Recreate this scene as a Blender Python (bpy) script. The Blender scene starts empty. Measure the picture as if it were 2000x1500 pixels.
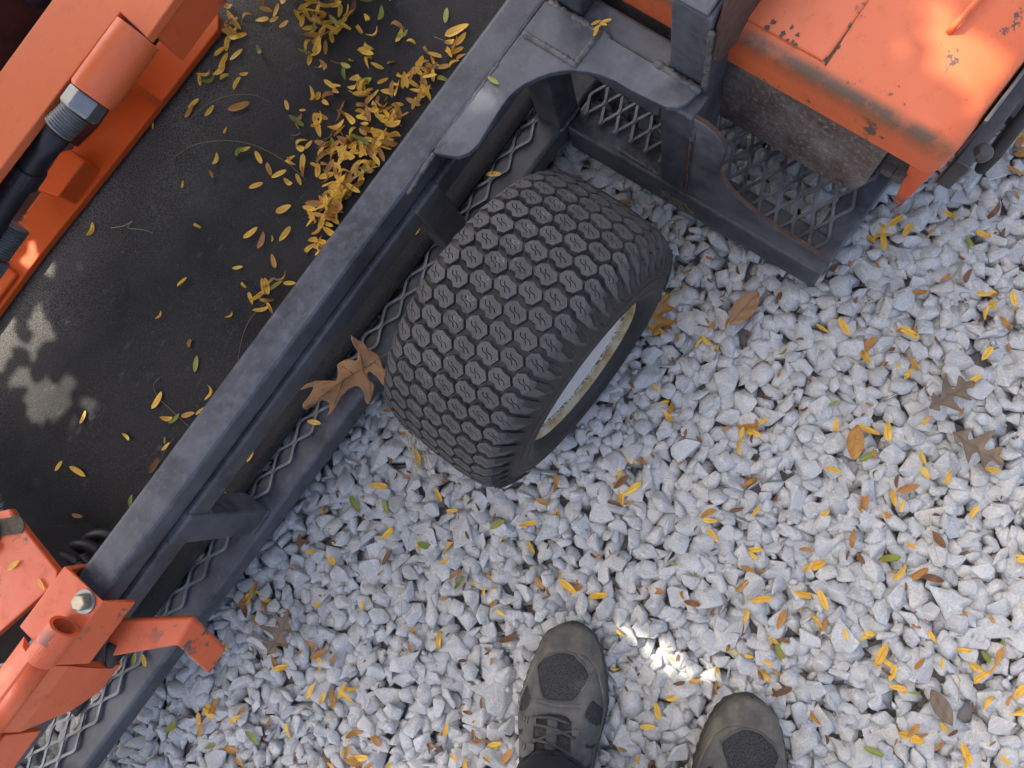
import bpy, bmesh, math, random
import numpy as np
from mathutils import Vector, Matrix
from mathutils.geometry import tessellate_polygon

random.seed(7)
rng = np.random.default_rng(7)
R_ = math.radians
scene = bpy.context.scene
col = scene.collection

# ------------------------------------------------------------------ camera
FPX = 1444.0                      # focal length in pixels of the 2000 px wide photograph
CAM_H = 1.2                       # phone held 1.2 m above the gravel
def _cam():
    d = np.array([(1290-1000)/FPX, -(945-750)/FPX, -1.0]); d /= np.linalg.norm(d)
    Z = -d; X = np.array([1., 0, 0]); X = X-X.dot(Z)*Z; X /= np.linalg.norm(X); Y = np.cross(Z, X)
    return np.array([X, Y, Z])
CR = _cam()
cd = bpy.data.cameras.new("camera"); cam = bpy.data.objects.new("camera", cd); col.objects.link(cam)
cd.sensor_width = 36; cd.lens = 36*FPX/2000; cd.clip_start = 0.01; cd.clip_end = 500
M = Matrix.Identity(4)
for i in range(3):
    for j in range(3): M[i][j] = float(CR[i][j])
M.translation = (0, 0, CAM_H); cam.matrix_world = M
scene.camera = cam

# ------------------------------------------------------------------ sky, sun, exposure
SUN_EL, SUN_AZ = R_(50), R_(152)   # azimuth counted from +X towards +Y
sun_vec = Vector((math.cos(SUN_EL)*math.cos(SUN_AZ), math.cos(SUN_EL)*math.sin(SUN_AZ), math.sin(SUN_EL)))
wd = bpy.data.worlds.new("World"); scene.world = wd; wd.use_nodes = True
wn = wd.node_tree; wn.nodes.clear()
sky = wn.nodes.new("ShaderNodeTexSky"); sky.sky_type = 'NISHITA'; sky.sun_disc = False
sky.sun_elevation = SUN_EL; sky.sun_rotation = math.pi/2-SUN_AZ
sky.air_density = 0.5; sky.dust_density = 7.0; sky.ozone_density = 0.8
bgn = wn.nodes.new("ShaderNodeBackground"); bgn.inputs[1].default_value = 0.15
wo = wn.nodes.new("ShaderNodeOutputWorld")
wn.links.new(sky.outputs[0], bgn.inputs[0]); wn.links.new(bgn.outputs[0], wo.inputs[0])
sl = bpy.data.lights.new("sun", 'SUN'); sl.energy = 2.4; sl.angle = R_(0.5); sl.color = (1.0, 0.93, 0.82)
so = bpy.data.objects.new("sun", sl); col.objects.link(so); so.location = sun_vec*12
so.rotation_euler = sun_vec.to_track_quat('Z', 'Y').to_euler()
vs = scene.view_settings
vs.view_transform = 'Standard'; vs.look = 'None'; vs.gamma = 1.0; vs.use_curve_mapping = False
vs.exposure = 2.08
cy = scene.cycles; cy.max_bounces = 4; cy.diffuse_bounces = 3; cy.glossy_bounces = 2; cy.transmission_bounces = 2; cy.transparent_max_bounces = 4
cy.caustics_reflective = False; cy.caustics_refractive = False

# ------------------------------------------------------------------ frames of reference
A = R_(52.3)                      # heading of the trailer's side rails
CA, SA = math.cos(A), math.sin(A)
def W(u, v, z): return Vector((u*CA+v*SA, u*SA-v*CA, z))       # trailer (along, outward, up) -> world
def UV(p): return (p[0]*CA+p[1]*SA, p[0]*SA-p[1]*CA)
def P(px, py, z):                 # the point at height z seen at that spot of the photograph
    r = CR @ np.array([(px-1000)/FPX, -(py-750)/FPX, -1.0]); t = (z-CAM_H)/r[2]
    return Vector((float(t*r[0]), float(t*r[1]), z))
def PU(px, py, z): return UV(P(px, py, z))
def proj(p):
    q = CR.T @ (np.array(p)-np.array([0, 0, CAM_H])); return 1000+FPX*q[0]/-q[2], 750-FPX*q[1]/-q[2]

# ------------------------------------------------------------------ object helpers
def tag(o, label=None, cat=None, group=None, kind=None):
    if label: o["label"] = label
    if cat: o["category"] = cat
    if group: o["group"] = group
    if kind: o["kind"] = kind
    return o
def thing(name, label, cat, base, rz=A, group=None):
    e = bpy.data.objects.new(name, None); col.objects.link(e); e.empty_display_size = .05
    e.location = base; e.rotation_euler = (0, 0, rz); tag(e, label, cat, group); return e
class MB:
    def __init__(s): s.v = []; s.f = []
    def add(s, vs, fs):
        n = len(s.v); s.v += [tuple(map(float, p)) for p in vs]; s.f += [tuple(n+i for i in f) for f in fs]; return s
    def box(s, a0, a1, b0, b1, c0, c1):
        v = [(x, y, z) for x in (a0, a1) for y in (b0, b1) for z in (c0, c1)]
        return s.add(v, [(0, 1, 3, 2), (4, 6, 7, 5), (0, 4, 5, 1), (2, 3, 7, 6), (0, 2, 6, 4), (1, 5, 7, 3)])
    def prism(s, poly, c0, c1, ax=2):      # poly in the two other axes, extruded along ax from c0 to c1
        n = len(poly)
        def mk(p, c): q = list(p); q.insert(ax, c); return tuple(q)
        vs = [mk(p, c0) for p in poly]+[mk(p, c1) for p in poly]
        tri = tessellate_polygon([[Vector((p[0], p[1], 0)) for p in poly]])
        fs = [tuple(t) for t in tri]+[tuple(n+i for i in t[::-1]) for t in tri]
        fs += [(i, (i+1) % n, n+(i+1) % n, n+i) for i in range(n)]
        return s.add(vs, fs)
    def tube(s, pts, rad, seg=12, cap=True, up=None):
        pts = [Vector(p) for p in pts]; k = len(pts)
        rads = rad if isinstance(rad, (list, tuple)) else [rad]*k
        vs = []; fs = []; prev = None
        for i, p in enumerate(pts):
            t = (pts[min(i+1, k-1)]-pts[max(i-1, 0)]).normalized()
            if prev is None:
                h = Vector(up) if up else (Vector((0, 0, 1)) if abs(t.z) < .9 else Vector((1, 0, 0)))
                n = (h-h.dot(t)*t).normalized()
            else: n = (prev-prev.dot(t)*t).normalized()
            prev = n; b = t.cross(n)
            for j in range(seg):
                a = 2*math.pi*j/seg; vs.append(p+(n*math.cos(a)+b*math.sin(a))*rads[i])
        for i in range(k-1):
            for j in range(seg):
                j2 = (j+1) % seg; fs.append((i*seg+j, i*seg+j2, (i+1)*seg+j2, (i+1)*seg+j))
        if cap: fs += [tuple(range(seg))[::-1], tuple((k-1)*seg+j for j in range(seg))]
        return s.add(vs, fs)
    def lathe(s, prof, axis_p, axis_d, e1, seg=48, a0=0, a1=2*math.pi, closed=False):
        d = Vector(axis_d).normalized(); e1 = Vector(e1); e2 = d.cross(e1); c = Vector(axis_p)
        full = abs(a1-a0-2*math.pi) < 1e-6; m = seg if full else seg+1; vs = []; fs = []
        for i in range(m):
            a = a0+(a1-a0)*i/seg; q = e1*math.cos(a)+e2*math.sin(a)
            vs += [c+d*h+q*r for (h, r) in prof]
        n = len(prof)
        for i in range(seg):
            i2 = (i+1) % m
            for j in range(n-1 if not closed else n):
                j2 = (j+1) % n; fs.append((i*n+j, i*n+j2, i2*n+j2, i2*n+j))
        return s.add(vs, fs)
    def mesh(s, name, mats=None, smooth=False):
        me = bpy.data.meshes.new(name); me.from_pydata(s.v, [], s.f)
        bm = bmesh.new(); bm.from_mesh(me); bmesh.ops.recalc_face_normals(bm, faces=bm.faces); bm.to_mesh(me); bm.free()
        if mats: me.materials.append(mats)
        if smooth: me.shade_smooth()
        return me
    def build(s, name, mat, parent=None, smooth=False, bevel=0, seg=2, base=None):
        """verts are (u, v, z) of the trailer frame; re-expressed from the base of the owning thing"""
        o0 = base if base else (parent_base(parent) if parent else (0, 0, 0))
        s.v = [(p[0]-o0[0], -(p[1]-o0[1]), p[2]-o0[2]) for p in s.v]
        o = bpy.data.objects.new(name, s.mesh(name, mat, smooth)); col.objects.link(o)
        if parent: o.parent = parent
        else: o.location = W(*o0); o.rotation_euler = (0, 0, A)
        if bevel:
            m = o.modifiers.new("b", 'BEVEL'); m.width = bevel; m.segments = seg; m.limit_method = 'ANGLE'; m.angle_limit = R_(35)
        return o
BASES = {}
def parent_base(o):
    while o is not None:
        if o in BASES: return BASES[o]
        o = o.parent
    return (0, 0, 0)
def mthing(name, label, cat, ub, group=None):
    e = thing(name, label, cat, W(*ub), A, group); BASES[e] = ub; return e
def raw(name, mb, mat, parent=None, smooth=False):     # mesh in the parent's / world's own coordinates
    o = bpy.data.objects.new(name, mb.mesh(name, mat, smooth)); col.objects.link(o); o.parent = parent; return o

# ------------------------------------------------------------------ material helpers
class NT:
    def __init__(s, name):
        s.m = bpy.data.materials.new(name); s.m.use_nodes = True; s.t = s.m.node_tree; s.n = s.t.nodes; s.l = s.t.links
        s.b = s.n["Principled BSDF"]; s.tc = s.n.new("ShaderNodeTexCoord"); s.obj = s.tc.outputs["Object"]
    def noise(s, scale, detail=4, rough=.55, co=None, out="Fac", dist=0):
        n = s.n.new("ShaderNodeTexNoise"); n.inputs["Scale"].default_value = scale; n.inputs["Detail"].default_value = detail
        n.inputs["Roughness"].default_value = rough; n.inputs["Distortion"].default_value = dist
        s.l.new(co or s.obj, n.inputs["Vector"]); return n.outputs[out]
    def voro(s, scale, feature='F1', co=None, out="Distance"):
        n = s.n.new("ShaderNodeTexVoronoi"); n.feature = feature; n.inputs["Scale"].default_value = scale
        s.l.new(co or s.obj, n.inputs["Vector"]); return n.outputs[out]
    def ramp(s, fac, stops):
        n = s.n.new("ShaderNodeValToRGB"); e = n.color_ramp.elements
        while len(e) < len(stops): e.new(.5)
        for k, (p, c) in enumerate(stops):
            e[k].position = p; e[k].color = (c, c, c, 1) if not isinstance(c, tuple) else (c[0], c[1], c[2], 1)
        s.l.new(fac, n.inputs[0]); return n.outputs[0]
    def mix(s, fac, a, b, mode='MIX'):
        n = s.n.new("ShaderNodeMix"); n.data_type = 'RGBA'; n.blend_type = mode
        for k, x in ((0, fac), (6, a), (7, b)):
            if isinstance(x, (int, float)): n.inputs[k].default_value = x if k == 0 else (x, x, x, 1)
            elif isinstance(x, tuple): n.inputs[k].default_value = (*x, 1)
            else: s.l.new(x, n.inputs[k])
        return n.outputs[2]
    def math(s, op, a, b=None):
        n = s.n.new("ShaderNodeMath"); n.operation = op
        for k, x in ((0, a), (1, b)):
            if x is None: continue
            if isinstance(x, (int, float)): n.inputs[k].default_value = x
            else: s.l.new(x, n.inputs[k])
        return n.outputs[0]
    def sep(s, v):
        n = s.n.new("ShaderNodeSeparateXYZ"); s.l.new(v, n.inputs[0]); return n.outputs
    def scale(s, v, k):
        n = s.n.new("ShaderNodeMapping"); n.inputs["Scale"].default_value = k; s.l.new(v, n.inputs[0]); return n.outputs[0]
    def bump(s, h, strength=.3, dist=.001):
        n = s.n.new("ShaderNodeBump"); n.inputs["Strength"].default_value = strength; n.inputs["Distance"].default_value = dist
        s.l.new(h, n.inputs["Height"]); s.l.new(n.outputs[0], s.b.inputs["Normal"]); return n
    def col(s, x): s.set("Base Color", x)
    def set(s, k, x):
        if isinstance(x, (int, float)): s.b.inputs[k].default_value = x
        elif isinstance(x, tuple): s.b.inputs[k].default_value = (*x, 1)
        else: s.l.new(x, s.b.inputs[k])
    def rand(s):       # a value of its own for each piece, joined or not
        g = s.n.new("ShaderNodeNewGeometry"); o = s.n.new("ShaderNodeObjectInfo")
        return s.math('FRACT', s.math('ADD', g.outputs["Random Per Island"], o.outputs["Random"]))
MT = {}
def black_steel(name, lo=(.013, .0145, .019), hi=(.060, .065, .080), rust=.0, mul=1):
    m = NT(name); n1 = m.noise(9, 6, .62); n2 = m.noise(70, 5, .7); n3 = m.noise(320, 3, .6)
    c = m.mix(m.ramp(n1, [(.3, 0.), (.75, 1.)]), lo, hi)
    c = m.mix(m.ramp(n2, [(.47, 0.), (.78, .75)]), c, (.115, .123, .145))
    c = m.mix(m.ramp(n3, [(.66, 0.), (.75, .5)]), c, (.17, .17, .17))
    sc = m.noise(30, 4, .7, m.scale(m.obj, (1, 14, 14)))
    c = m.mix(m.ramp(sc, [(.62, 0.), (.7, .25)]), c, (.16, .165, .18))
    rm = m.ramp(m.noise(26, 5, .7), [(.63-rust, 0.), (.70-rust, .8)])
    c = m.mix(rm, c, (.085, .042, .022))
    gm = m.n.new("ShaderNodeNewGeometry")
    c = m.mix(m.math('MULTIPLY', m.ramp(gm.outputs["Pointiness"], [(.53, 0.), (.62, .8)]), m.ramp(m.noise(18, 4), [(.35, .2), (.6, 1.)])), c, (.19, .20, .215))
    m.col(c); m.set("Roughness", m.ramp(n2, [(.3, .42), (.75, .66)])); m.bump(n3, .18, .0008); m.set("Metallic", .0)
    MT[name] = m.m
black_steel("black_steel"); black_steel("black_steel_dark", (.012, .013, .0155), (.042, .045, .051), .03)
def orange_paint(name, base=(.66, .125, .034), chip=.0, grime=.25, rough=.36):
    m = NT(name); n1 = m.noise(7, 5, .6); n2 = m.noise(45, 6, .7); n3 = m.noise(260, 3)
    c = m.mix(m.ramp(n1, [(.3, 0.), (.8, .5)]), base, (base[0]*.86, base[1]*1.25, base[2]*1.6))
    c = m.mix(m.ramp(n2, [(.55, 0.), (.8, grime)]), c, (.16, .055, .025))
    c = m.mix(m.ramp(n3, [(.70, 0.), (.74, .7)]), c, (.07, .03, .02))
    if chip:
        ch = m.math('MULTIPLY', m.ramp(m.noise(22, 6, .75), [(.60-chip, 0.), (.615-chip, 1.)]), m.ramp(m.noise(5, 2), [(.45, 0.), (.6, 1.)]))
        c = m.mix(ch, c, (.075, .060, .043))
    m.col(c); m.set("Roughness", m.ramp(n2, [(.3, rough), (.8, rough+.25)])); m.bump(m.noise(150, 3), .05, .0008)
    MT[name] = m.m; return m
orange_paint("orange_paint"); orange_paint("orange_deep", (.60, .088, .012), grime=.2, rough=.5); MT["orange_deep"].node_tree.nodes["Principled BSDF"].inputs["Specular IOR Level"].default_value = .25; orange_paint("orange_chipped", (.63, .100, .026), chip=.06, grime=.5)  # flange, rib, end box and block get a deeper orange with weaker specular
m = orange_paint("housing_paint", (.62, .120, .036), chip=-.005, grime=.45)
# moss-brown grime settled along the fold of the cover (object space: x along the machine from its front)
c0 = m.b.inputs["Base Color"].links[0].from_socket
sx, sy, sz = m.sep(m.obj)
band = m.math('MULTIPLY', m.ramp(sx, [(-.0, .55), (.0015, 1.), (.008, 1.), (.016, 0.)]), m.ramp(m.noise(24, 6, .75), [(.28, .25), (.50, .95)]))
band = m.math('MULTIPLY', band, m.ramp(sz, [(.024, .12), (.044, 1.)]))
m.col(m.mix(band, c0, (.085, .060, .032)))
m = NT("rust_plate"); n1 = m.noise(20, 6, .7); n2 = m.noise(140, 5, .75)
c = m.ramp(n1, [(.3, (.060, .036, .028)), (.5, (.13, .10, .085)), (.72, (.22, .20, .18))])
c = m.mix(m.ramp(n2, [(.52, 0.), (.68, .7)]), c, (.34, .32, .30))
c = m.mix(m.ramp(m.noise(60, 4), [(.6, 0.), (.7, .6)]), c, (.10, .045, .022))
m.col(c); m.set("Roughness", .55); m.set("Metallic", .1); m.bump(n2, .25, .0010); MT["rust_plate"] = m.m
m = NT("rust_edge"); m.col(m.ramp(m.noise(60, 5, .7), [(.3, (.030, .022, .018)), (.6, (.085, .045, .027)), (.8, (.16, .12, .09))])); m.set("Roughness", .8); MT["rust_edge"] = m.m
m = NT("weld"); m.col(m.ramp(m.noise(55, 5, .7), [(.3, (.04, .038, .036)), (.55, (.10, .10, .10)), (.72, (.15, .10, .06))])); m.set("Roughness", .5); m.bump(m.noise(220, 3), .5, .001); MT["weld"] = m.m
m = NT("rubber_mat"); n = m.noise(900, 2, .5); d = m.noise(3.2, 5, .65); sp = m.voro(210)
gx, gy, gz = m.sep(m.obj)
grit = m.math('MULTIPLY', m.ramp(m.math('ADD', gy, m.math('MULTIPLY', m.noise(4, 4), .30)), [(-.02, 0.), (.32, 1.)]), m.ramp(m.noise(520, 2, .6), [(.42, .12), (.60, 1.)]))
c = m.mix(m.ramp(d, [(.35, 0.), (.72, 1.)]), (.0055, .0055, .0065), (.024, .0225, .0205))
c = m.mix(grit, c, (.21, .198, .172))
c = m.mix(m.ramp(m.noise(430, 2, .6), [(.5, 0.), (.75, .45)]), c, (.07, .066, .06))
c = m.mix(m.math('MULTIPLY', m.ramp(sp, [(.05, 1.), (.11, 0.)]), m.ramp(m.noise(40, 3), [(.57, 0.), (.64, .7)])), c, (.45, .44, .42))
c = m.mix(m.ramp(m.noise(13, 6, .75, m.scale(m.obj, (1, 2.5, 1))), [(.60, 0.), (.80, .5)]), c, (.16, .155, .15))
m.col(c); m.set("Roughness", .78); m.set("Specular IOR Level", .3); m.bump(n, .55, .0012); MT["rubber_mat"] = m.m
m = NT("tyre_rubber"); n = m.noise(60, 4); m.col(m.mix(m.ramp(m.noise(11, 5, .65), [(.4, 0.), (.8, 1.)]), (.008, .0085, .0095), (.022, .021, .019)))
m.set("Roughness", .55); m.bump(m.noise(420, 3), .15, .0006); MT["tyre_rubber"] = m.m
m = NT("tread_rubber"); rv = m.rand(); n = m.noise(160, 5, .75)
c = m.mix(m.ramp(n, [(.35, 0.), (.75, 1.)]), (.030, .0295, .0285), (.080, .077, .072))
c = m.mix(m.math('MULTIPLY', m.ramp(m.noise(75, 6, .8), [(.57, 0.), (.64, 1.)]), m.ramp(m.noise(14, 2), [(.42, 0.), (.58, .9)])), c, (.32, .315, .30))
c = m.mix(m.ramp(rv, [(.0, 0.), (1., .35)]), c, (.105, .102, .096))
m.col(c); m.set("Roughness", .7); m.bump(n, .5, .0012); MT["tread_rubber"] = m.m
m = NT("rim_white"); m.col(m.mix(m.ramp(m.noise(30, 5), [(.5, 0.), (.75, .4)]), (.68, .66, .60), (.50, .49, .44))); m.set("Roughness", .3); MT["rim_white"] = m.m
m = NT("rim_flange"); n = m.noise(35, 6, .7)
m.col(m.ramp(n, [(.28, (.52, .48, .36)), (.48, (.42, .35, .20)), (.60, (.32, .20, .07)), (.70, (.09, .05, .03))])); m.set("Roughness", .5); MT["rim_flange"] = m.m
m = NT("rim_flaking"); n = m.noise(190, 6, .8)
m.col(m.ramp(n, [(.40, (.60, .57, .45)), (.49, (.46, .44, .36)), (.53, (.055, .048, .035)), (.8, (.11, .09, .05))])); m.set("Roughness", .8); m.bump(n, .6, .002); MT["rim_flaking"] = m.m
def flat(name, c, rough=.5, metal=0, var=.25, sc=40, bump=.1):
    m = NT(name); n = m.noise(sc, 5, .65)
    m.col(m.mix(m.ramp(n, [(.3, 0.), (.75, 1.)]), tuple(x*(1-var) for x in c), tuple(min(1, x*(1+var)) for x in c)))
    m.set("Roughness", rough); m.set("Metallic", metal); m.bump(n, bump, .001); MT[name] = m.m; return m
flat("galvanised", (.23, .24, .235), .42, .7); flat("bolt_zinc", (.30, .27, .19), .42, .6, .3, 60)
flat("hose_rubber", (.014, .013, .017), .48); flat("bore_rust", (.17, .095, .05), .85, .1, .5, 90, .5)
flat("drab_dark", (.03, .026, .022), .8); flat("bare_metal", (.085, .070, .045), .85, 0, .5, 150, .4); flat("steel_bar", (.09, .085, .08), .5, .4, .4, 30)
flat("sticker", (.45, .46, .47), .4, 0, .06); flat("bristle", (.010, .010, .011), .6); flat("bristle_tip", (.55, .52, .46), .8)
flat("leaf_vein", (.20, .10, .05), .7); flat("twig", (.16, .11, .06), .8, 0, .4, 200); flat("straw", (.42, .36, .22), .8, 0, .3, 200)
flat("shaded_interior", (.075, .018, .009), .7, 0, .6, 20); flat("mud", (.13, .105, .075), .95, 0, .4, 120, .8); flat("hair_rubber", (.012, .012, .013), .6)
# stones
def stone_mat(name, lo, hi, tint):
    m = NT(name); rv = m.rand(); g = m.n.new("ShaderNodeNewGeometry"); m.obj = g.outputs["Position"]
    n1 = m.noise(55, 4, .7); n2 = m.noise(330, 3, .75)
    c = m.mix(rv, lo, hi)
    rv2 = m.math('FRACT', m.math('MULTIPLY', rv, 7.31))
    c = m.mix(m.ramp(rv2, [(.74, 0.), (.92, .85)]), c, tint)
    rv3 = m.math('FRACT', m.math('MULTIPLY', rv, 13.7))
    c = m.mix(m.ramp(rv3, [(.80, 0.), (.97, .55)]), c, (.19, .205, .22))
    c = m.mix(m.ramp(n1, [(.40, 0.), (.72, .55)]), c, (.56, .56, .54))
    c = m.mix(m.ramp(n1, [(.24, .40), (.42, 0.)]), c, (.20, .205, .21))
    c = m.mix(m.ramp(n2, [(.38, .60), (.52, 0.)]), c, (.16, .16, .16))
    vein = m.math('ABSOLUTE', m.math('SUBTRACT', m.noise(38, 3, .5, None, "Fac", .8), .5))
    c = m.mix(m.ramp(vein, [(.0, .7), (.02, 0.)]), c, (.62, .61, .58))
    c = m.mix(m.ramp(g.outputs["Pointiness"], [(.50, 0.), (.60, .40)]), c, (.62, .62, .60))
    m.col(c); m.set("Roughness", .82); m.bump(m.mix(.5, n1, n2), .8, .0030); MT[name] = m.m
stone_mat("stone", (.215, .233, .222), (.405, .425, .398), (.42, .38, .29))
m = NT("ground"); v = m.voro(38); n = m.noise(4, 4)
c = m.mix(m.ramp(m.voro(38, 'F1', None, "Color"), [(.2, 0.), (.8, 1.)]), (.22, .225, .235), (.40, .40, .39))
c = m.mix(m.ramp(v, [(.55, 0.), (.8, 1.)]), c, (.05, .045, .04)); m.col(c); m.set("Roughness", .9); m.bump(m.math('SUBTRACT', 1., v), .8, .02); MT["ground"] = m.m
flat("soil", (.17, .165, .155), .95, 0, .4, 50, .4)
# leaves: u across (0..1, midrib at .5), v along
def leaf_mat(name, a, b, spot, spotamt=.5, rib=(.30, .17, .03)):
    m = NT(name); rv = m.rand(); u = m.sep(m.tc.outputs["UV"])
    c = m.mix(rv, a, b); n = m.noise(170, 5, .7)
    c = m.mix(m.ramp(n, [(.58, 0.), (.66, spotamt)]), c, spot)
    c = m.mix(m.ramp(m.noise(60, 4), [(.45, 0.), (.75, .5)]), c, spot)
    d = m.math('ABSOLUTE', m.math('SUBTRACT', u[0], .5))
    c = m.mix(m.ramp(d, [(.02, .6), (.09, 0.)]), c, rib)
    sv = m.math('ABSOLUTE', m.math('SUBTRACT', m.math('FRACT', m.math('SUBTRACT', m.math('MULTIPLY', u[1], 9.), m.math('MULTIPLY', d, 5.))), .5))
    c = m.mix(m.ramp(sv, [(.03, .25), (.10, 0.)]), c, rib)
    m.col(c); m.set("Roughness", .5); m.bump(sv, .1, .0006)
    tr = m.n.new("ShaderNodeBsdfTranslucent"); m.l.new(c, tr.inputs[0]); ms = m.n.new("ShaderNodeMixShader"); ms.inputs[0].default_value = .22
    out = m.n["Material Output"]; m.l.new(m.b.outputs[0], ms.inputs[1]); m.l.new(tr.outputs[0], ms.inputs[2]); m.l.new(ms.outputs[0], out.inputs[0])
    MT[name] = m.m
leaf_mat("leaf_yellow", (.86, .55, .06), (.78, .43, .04), (.42, .19, .03))
leaf_mat("leaf_ochre", (.52, .26, .045), (.40, .17, .035), (.17, .07, .025), .7)
leaf_mat("leaf_brown", (.17, .075, .028), (.24, .11, .04), (.07, .035, .02), .6, (.10, .05, .02))
leaf_mat("leaf_green", (.33, .31, .04), (.17, .24, .035), (.22, .17, .03), .3, (.35, .30, .06))
leaf_mat("leaf_tan", (.36, .20, .085), (.33, .17, .07), (.17, .075, .03), .35, (.13, .06, .03))
leaf_mat("leaf_grey", (.19, .135, .085), (.23, .165, .10), (.10, .07, .045), .4, (.11, .075, .05))
# footwear
def shoe_mat(name, base, dust, amt, sc=26):
    m = NT(name); n = m.noise(sc, 6, .7)
    c = m.mix(m.ramp(n, [(.35, 0.), (.75, amt)]), base, dust); m.col(c); m.set("Roughness", .72); m.bump(m.noise(500, 3), .3, .0008); MT[name] = m.m; return m
shoe_mat("shoe_overlay", (.046, .047, .044), (.150, .147, .130), .8)
m = shoe_mat("shoe_rand", (.055, .053, .047), (.19, .168, .125), .9)
m = NT("shoe_mesh"); co = m.obj
h = m.voro(430, 'DISTANCE_TO_EDGE', m.scale(co, (1, .6, .35)))
m.col(m.mix(m.ramp(h, [(.10, 1.), (.22, 0.)]), (.004, .004, .004), (.030, .030, .029))); m.set("Roughness", .8); m.bump(h, -.6, .001); MT["shoe_mesh"] = m.m
flat("shoe_seam", (.10, .098, .088), .8); flat("lace", (.055, .055, .052), .85, 0, .35, 400, .4); flat("shoe_sole", (.055, .053, .046), .85, 0, .4, 60, .3); flat("reflective", (.6, .6, .58), .4)
flat("trouser", (.010, .0105, .015), .9, 0, .3, 300, .3); flat("skin", (.45, .27, .19), .5)
flat("bark", (.10, .085, .07), .9, 0, .4, 12, .8); leaf_mat("tree_leaf", (.30, .27, .03), (.42, .30, .03), (.2, .12, .02), .2)

# ================================================================== ground and gravel
mb = MB(); mb.add([(-150, -150, -.012), (150, -150, -.012), (150, 150, -.012), (-150, 150, -.012)], [(0, 1, 2, 3)])
ground = raw("gravel_ground", mb, MT["ground"]); tag(ground, "pale grey crushed stone ground under trailer and shoes", None, None, "structure")
mb = MB(); mb.add([(-2.1, -1.5, -.004), (1.7, -1.5, -.004), (1.7, 1.8, -.004), (-2.1, 1.8, -.004)], [(0, 1, 2, 3)])
soil = raw("soil", mb, MT["soil"], ground)

def stone_mesh(seed, bev):
    r = random.Random(seed); bm = bmesh.new()
    sx, sy, sz = 1.0, r.uniform(.62, .94), r.uniform(.38, .58)
    for k in range(r.randint(8, 13)):
        while True:
            p = Vector((r.gauss(0, 1), r.gauss(0, 1), r.gauss(0, 1)))
            if p.length > .2: break
        p.normalize(); p *= r.uniform(.86, 1.20)
        bm.verts.new((p.x*sx*.5, p.y*sy*.5, p.z*sz*.5))
    res = bmesh.ops.convex_hull(bm, input=bm.verts)
    junk = [g for g in res["geom_interior"]+res["geom_unused"] if isinstance(g, bmesh.types.BMVert)]
    bmesh.ops.delete(bm, geom=list(set(junk)), context='VERTS')
    bmesh.ops.remove_doubles(bm, verts=bm.verts, dist=.10)
    bmesh.ops.dissolve_limit(bm, angle_limit=R_(13), verts=bm.verts, edges=bm.edges)
    if bev:
        bmesh.ops.bevel(bm, geom=list(bm.edges)+list(bm.verts), offset=.028, segments=1, profile=.5, affect='EDGES', clamp_overlap=True)
    bmesh.ops.triangulate(bm, faces=bm.faces)
    bmesh.ops.recalc_face_normals(bm, faces=bm.faces)
    V = np.array([v.co[:] for v in bm.verts]); F = np.array([[v.index for v in f.verts] for f in bm.faces]) if len(bm.faces) else None
    bm.verts.index_update(); F = np.array([[v.index for v in f.verts] for f in bm.faces]); bm.free()
    return V, F
NS = 34
STB = [stone_mesh(100+k, True) for k in range(NS)]
STP = [stone_mesh(100+k, False) for k in range(NS)]
def rotm(az, ax, ay):
    ca, sa = math.cos(az), math.sin(az); cx, sx = math.cos(ax), math.sin(ax); cy, sy = math.cos(ay), math.sin(ay)
    return np.array([[ca, -sa, 0], [sa, ca, 0], [0, 0, 1]]) @ np.array([[1, 0, 0], [0, cx, -sx], [0, sx, cx]]) @ np.array([[cy, 0, sy], [0, 1, 0], [-sy, 0, cy]])
X0, X1, Y0, Y1 = -1.95, 1.55, -1.35, 1.6
def darts(rad_lo, rad_hi, tries, seed):
    r = random.Random(seed); cell = rad_hi; g = {}; out = []
    for _ in range(tries):
        x, y = r.uniform(X0, X1), r.uniform(Y0, Y1); rad = rad_lo+(rad_hi-rad_lo)*r.random()**2.0
        i, j = int((x-X0)/cell), int((y-Y0)/cell); ok = True
        for a in (-1, 0, 1):
            for b in (-1, 0, 1):
                for (qx, qy, qr) in g.get((i+a, j+b), ()):
                    d = (qr+rad)*.5
                    if (qx-x)**2+(qy-y)**2 < d*d: ok = False; break
                if not ok: break
            if not ok: break
        if ok: g.setdefault((i, j), []).append((x, y, rad)); out.append((x, y, rad))
    return out
top = darts(.0175, .0315, 190000, 3)
low = darts(.018, .025, 70000, 5)+darts(.0175, .023, 70000, 8)
HG = np.full((int((X1-X0)/.004)+2, int((Y1-Y0)/.004)+2), -.004)
def height(x, y, r=.006):
    i, j = int((x-X0)/.004), int((y-Y0)/.004); k = max(1, int(r/.004))
    return float(HG[max(i-k, 0):i+k+1, max(j-k, 0):j+k+1].max())
items = []; rs = random.Random(11)
fines = [(rs.uniform(X0, X1), rs.uniform(Y0, Y1), rs.uniform(.005, .009)) for _ in range(2500)]
def inview(x, y, mgn=60):
    a, b = proj((x, y, .02)); return -mgn < a < 2000+mgn and -mgn < b < 1500+mgn
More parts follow.
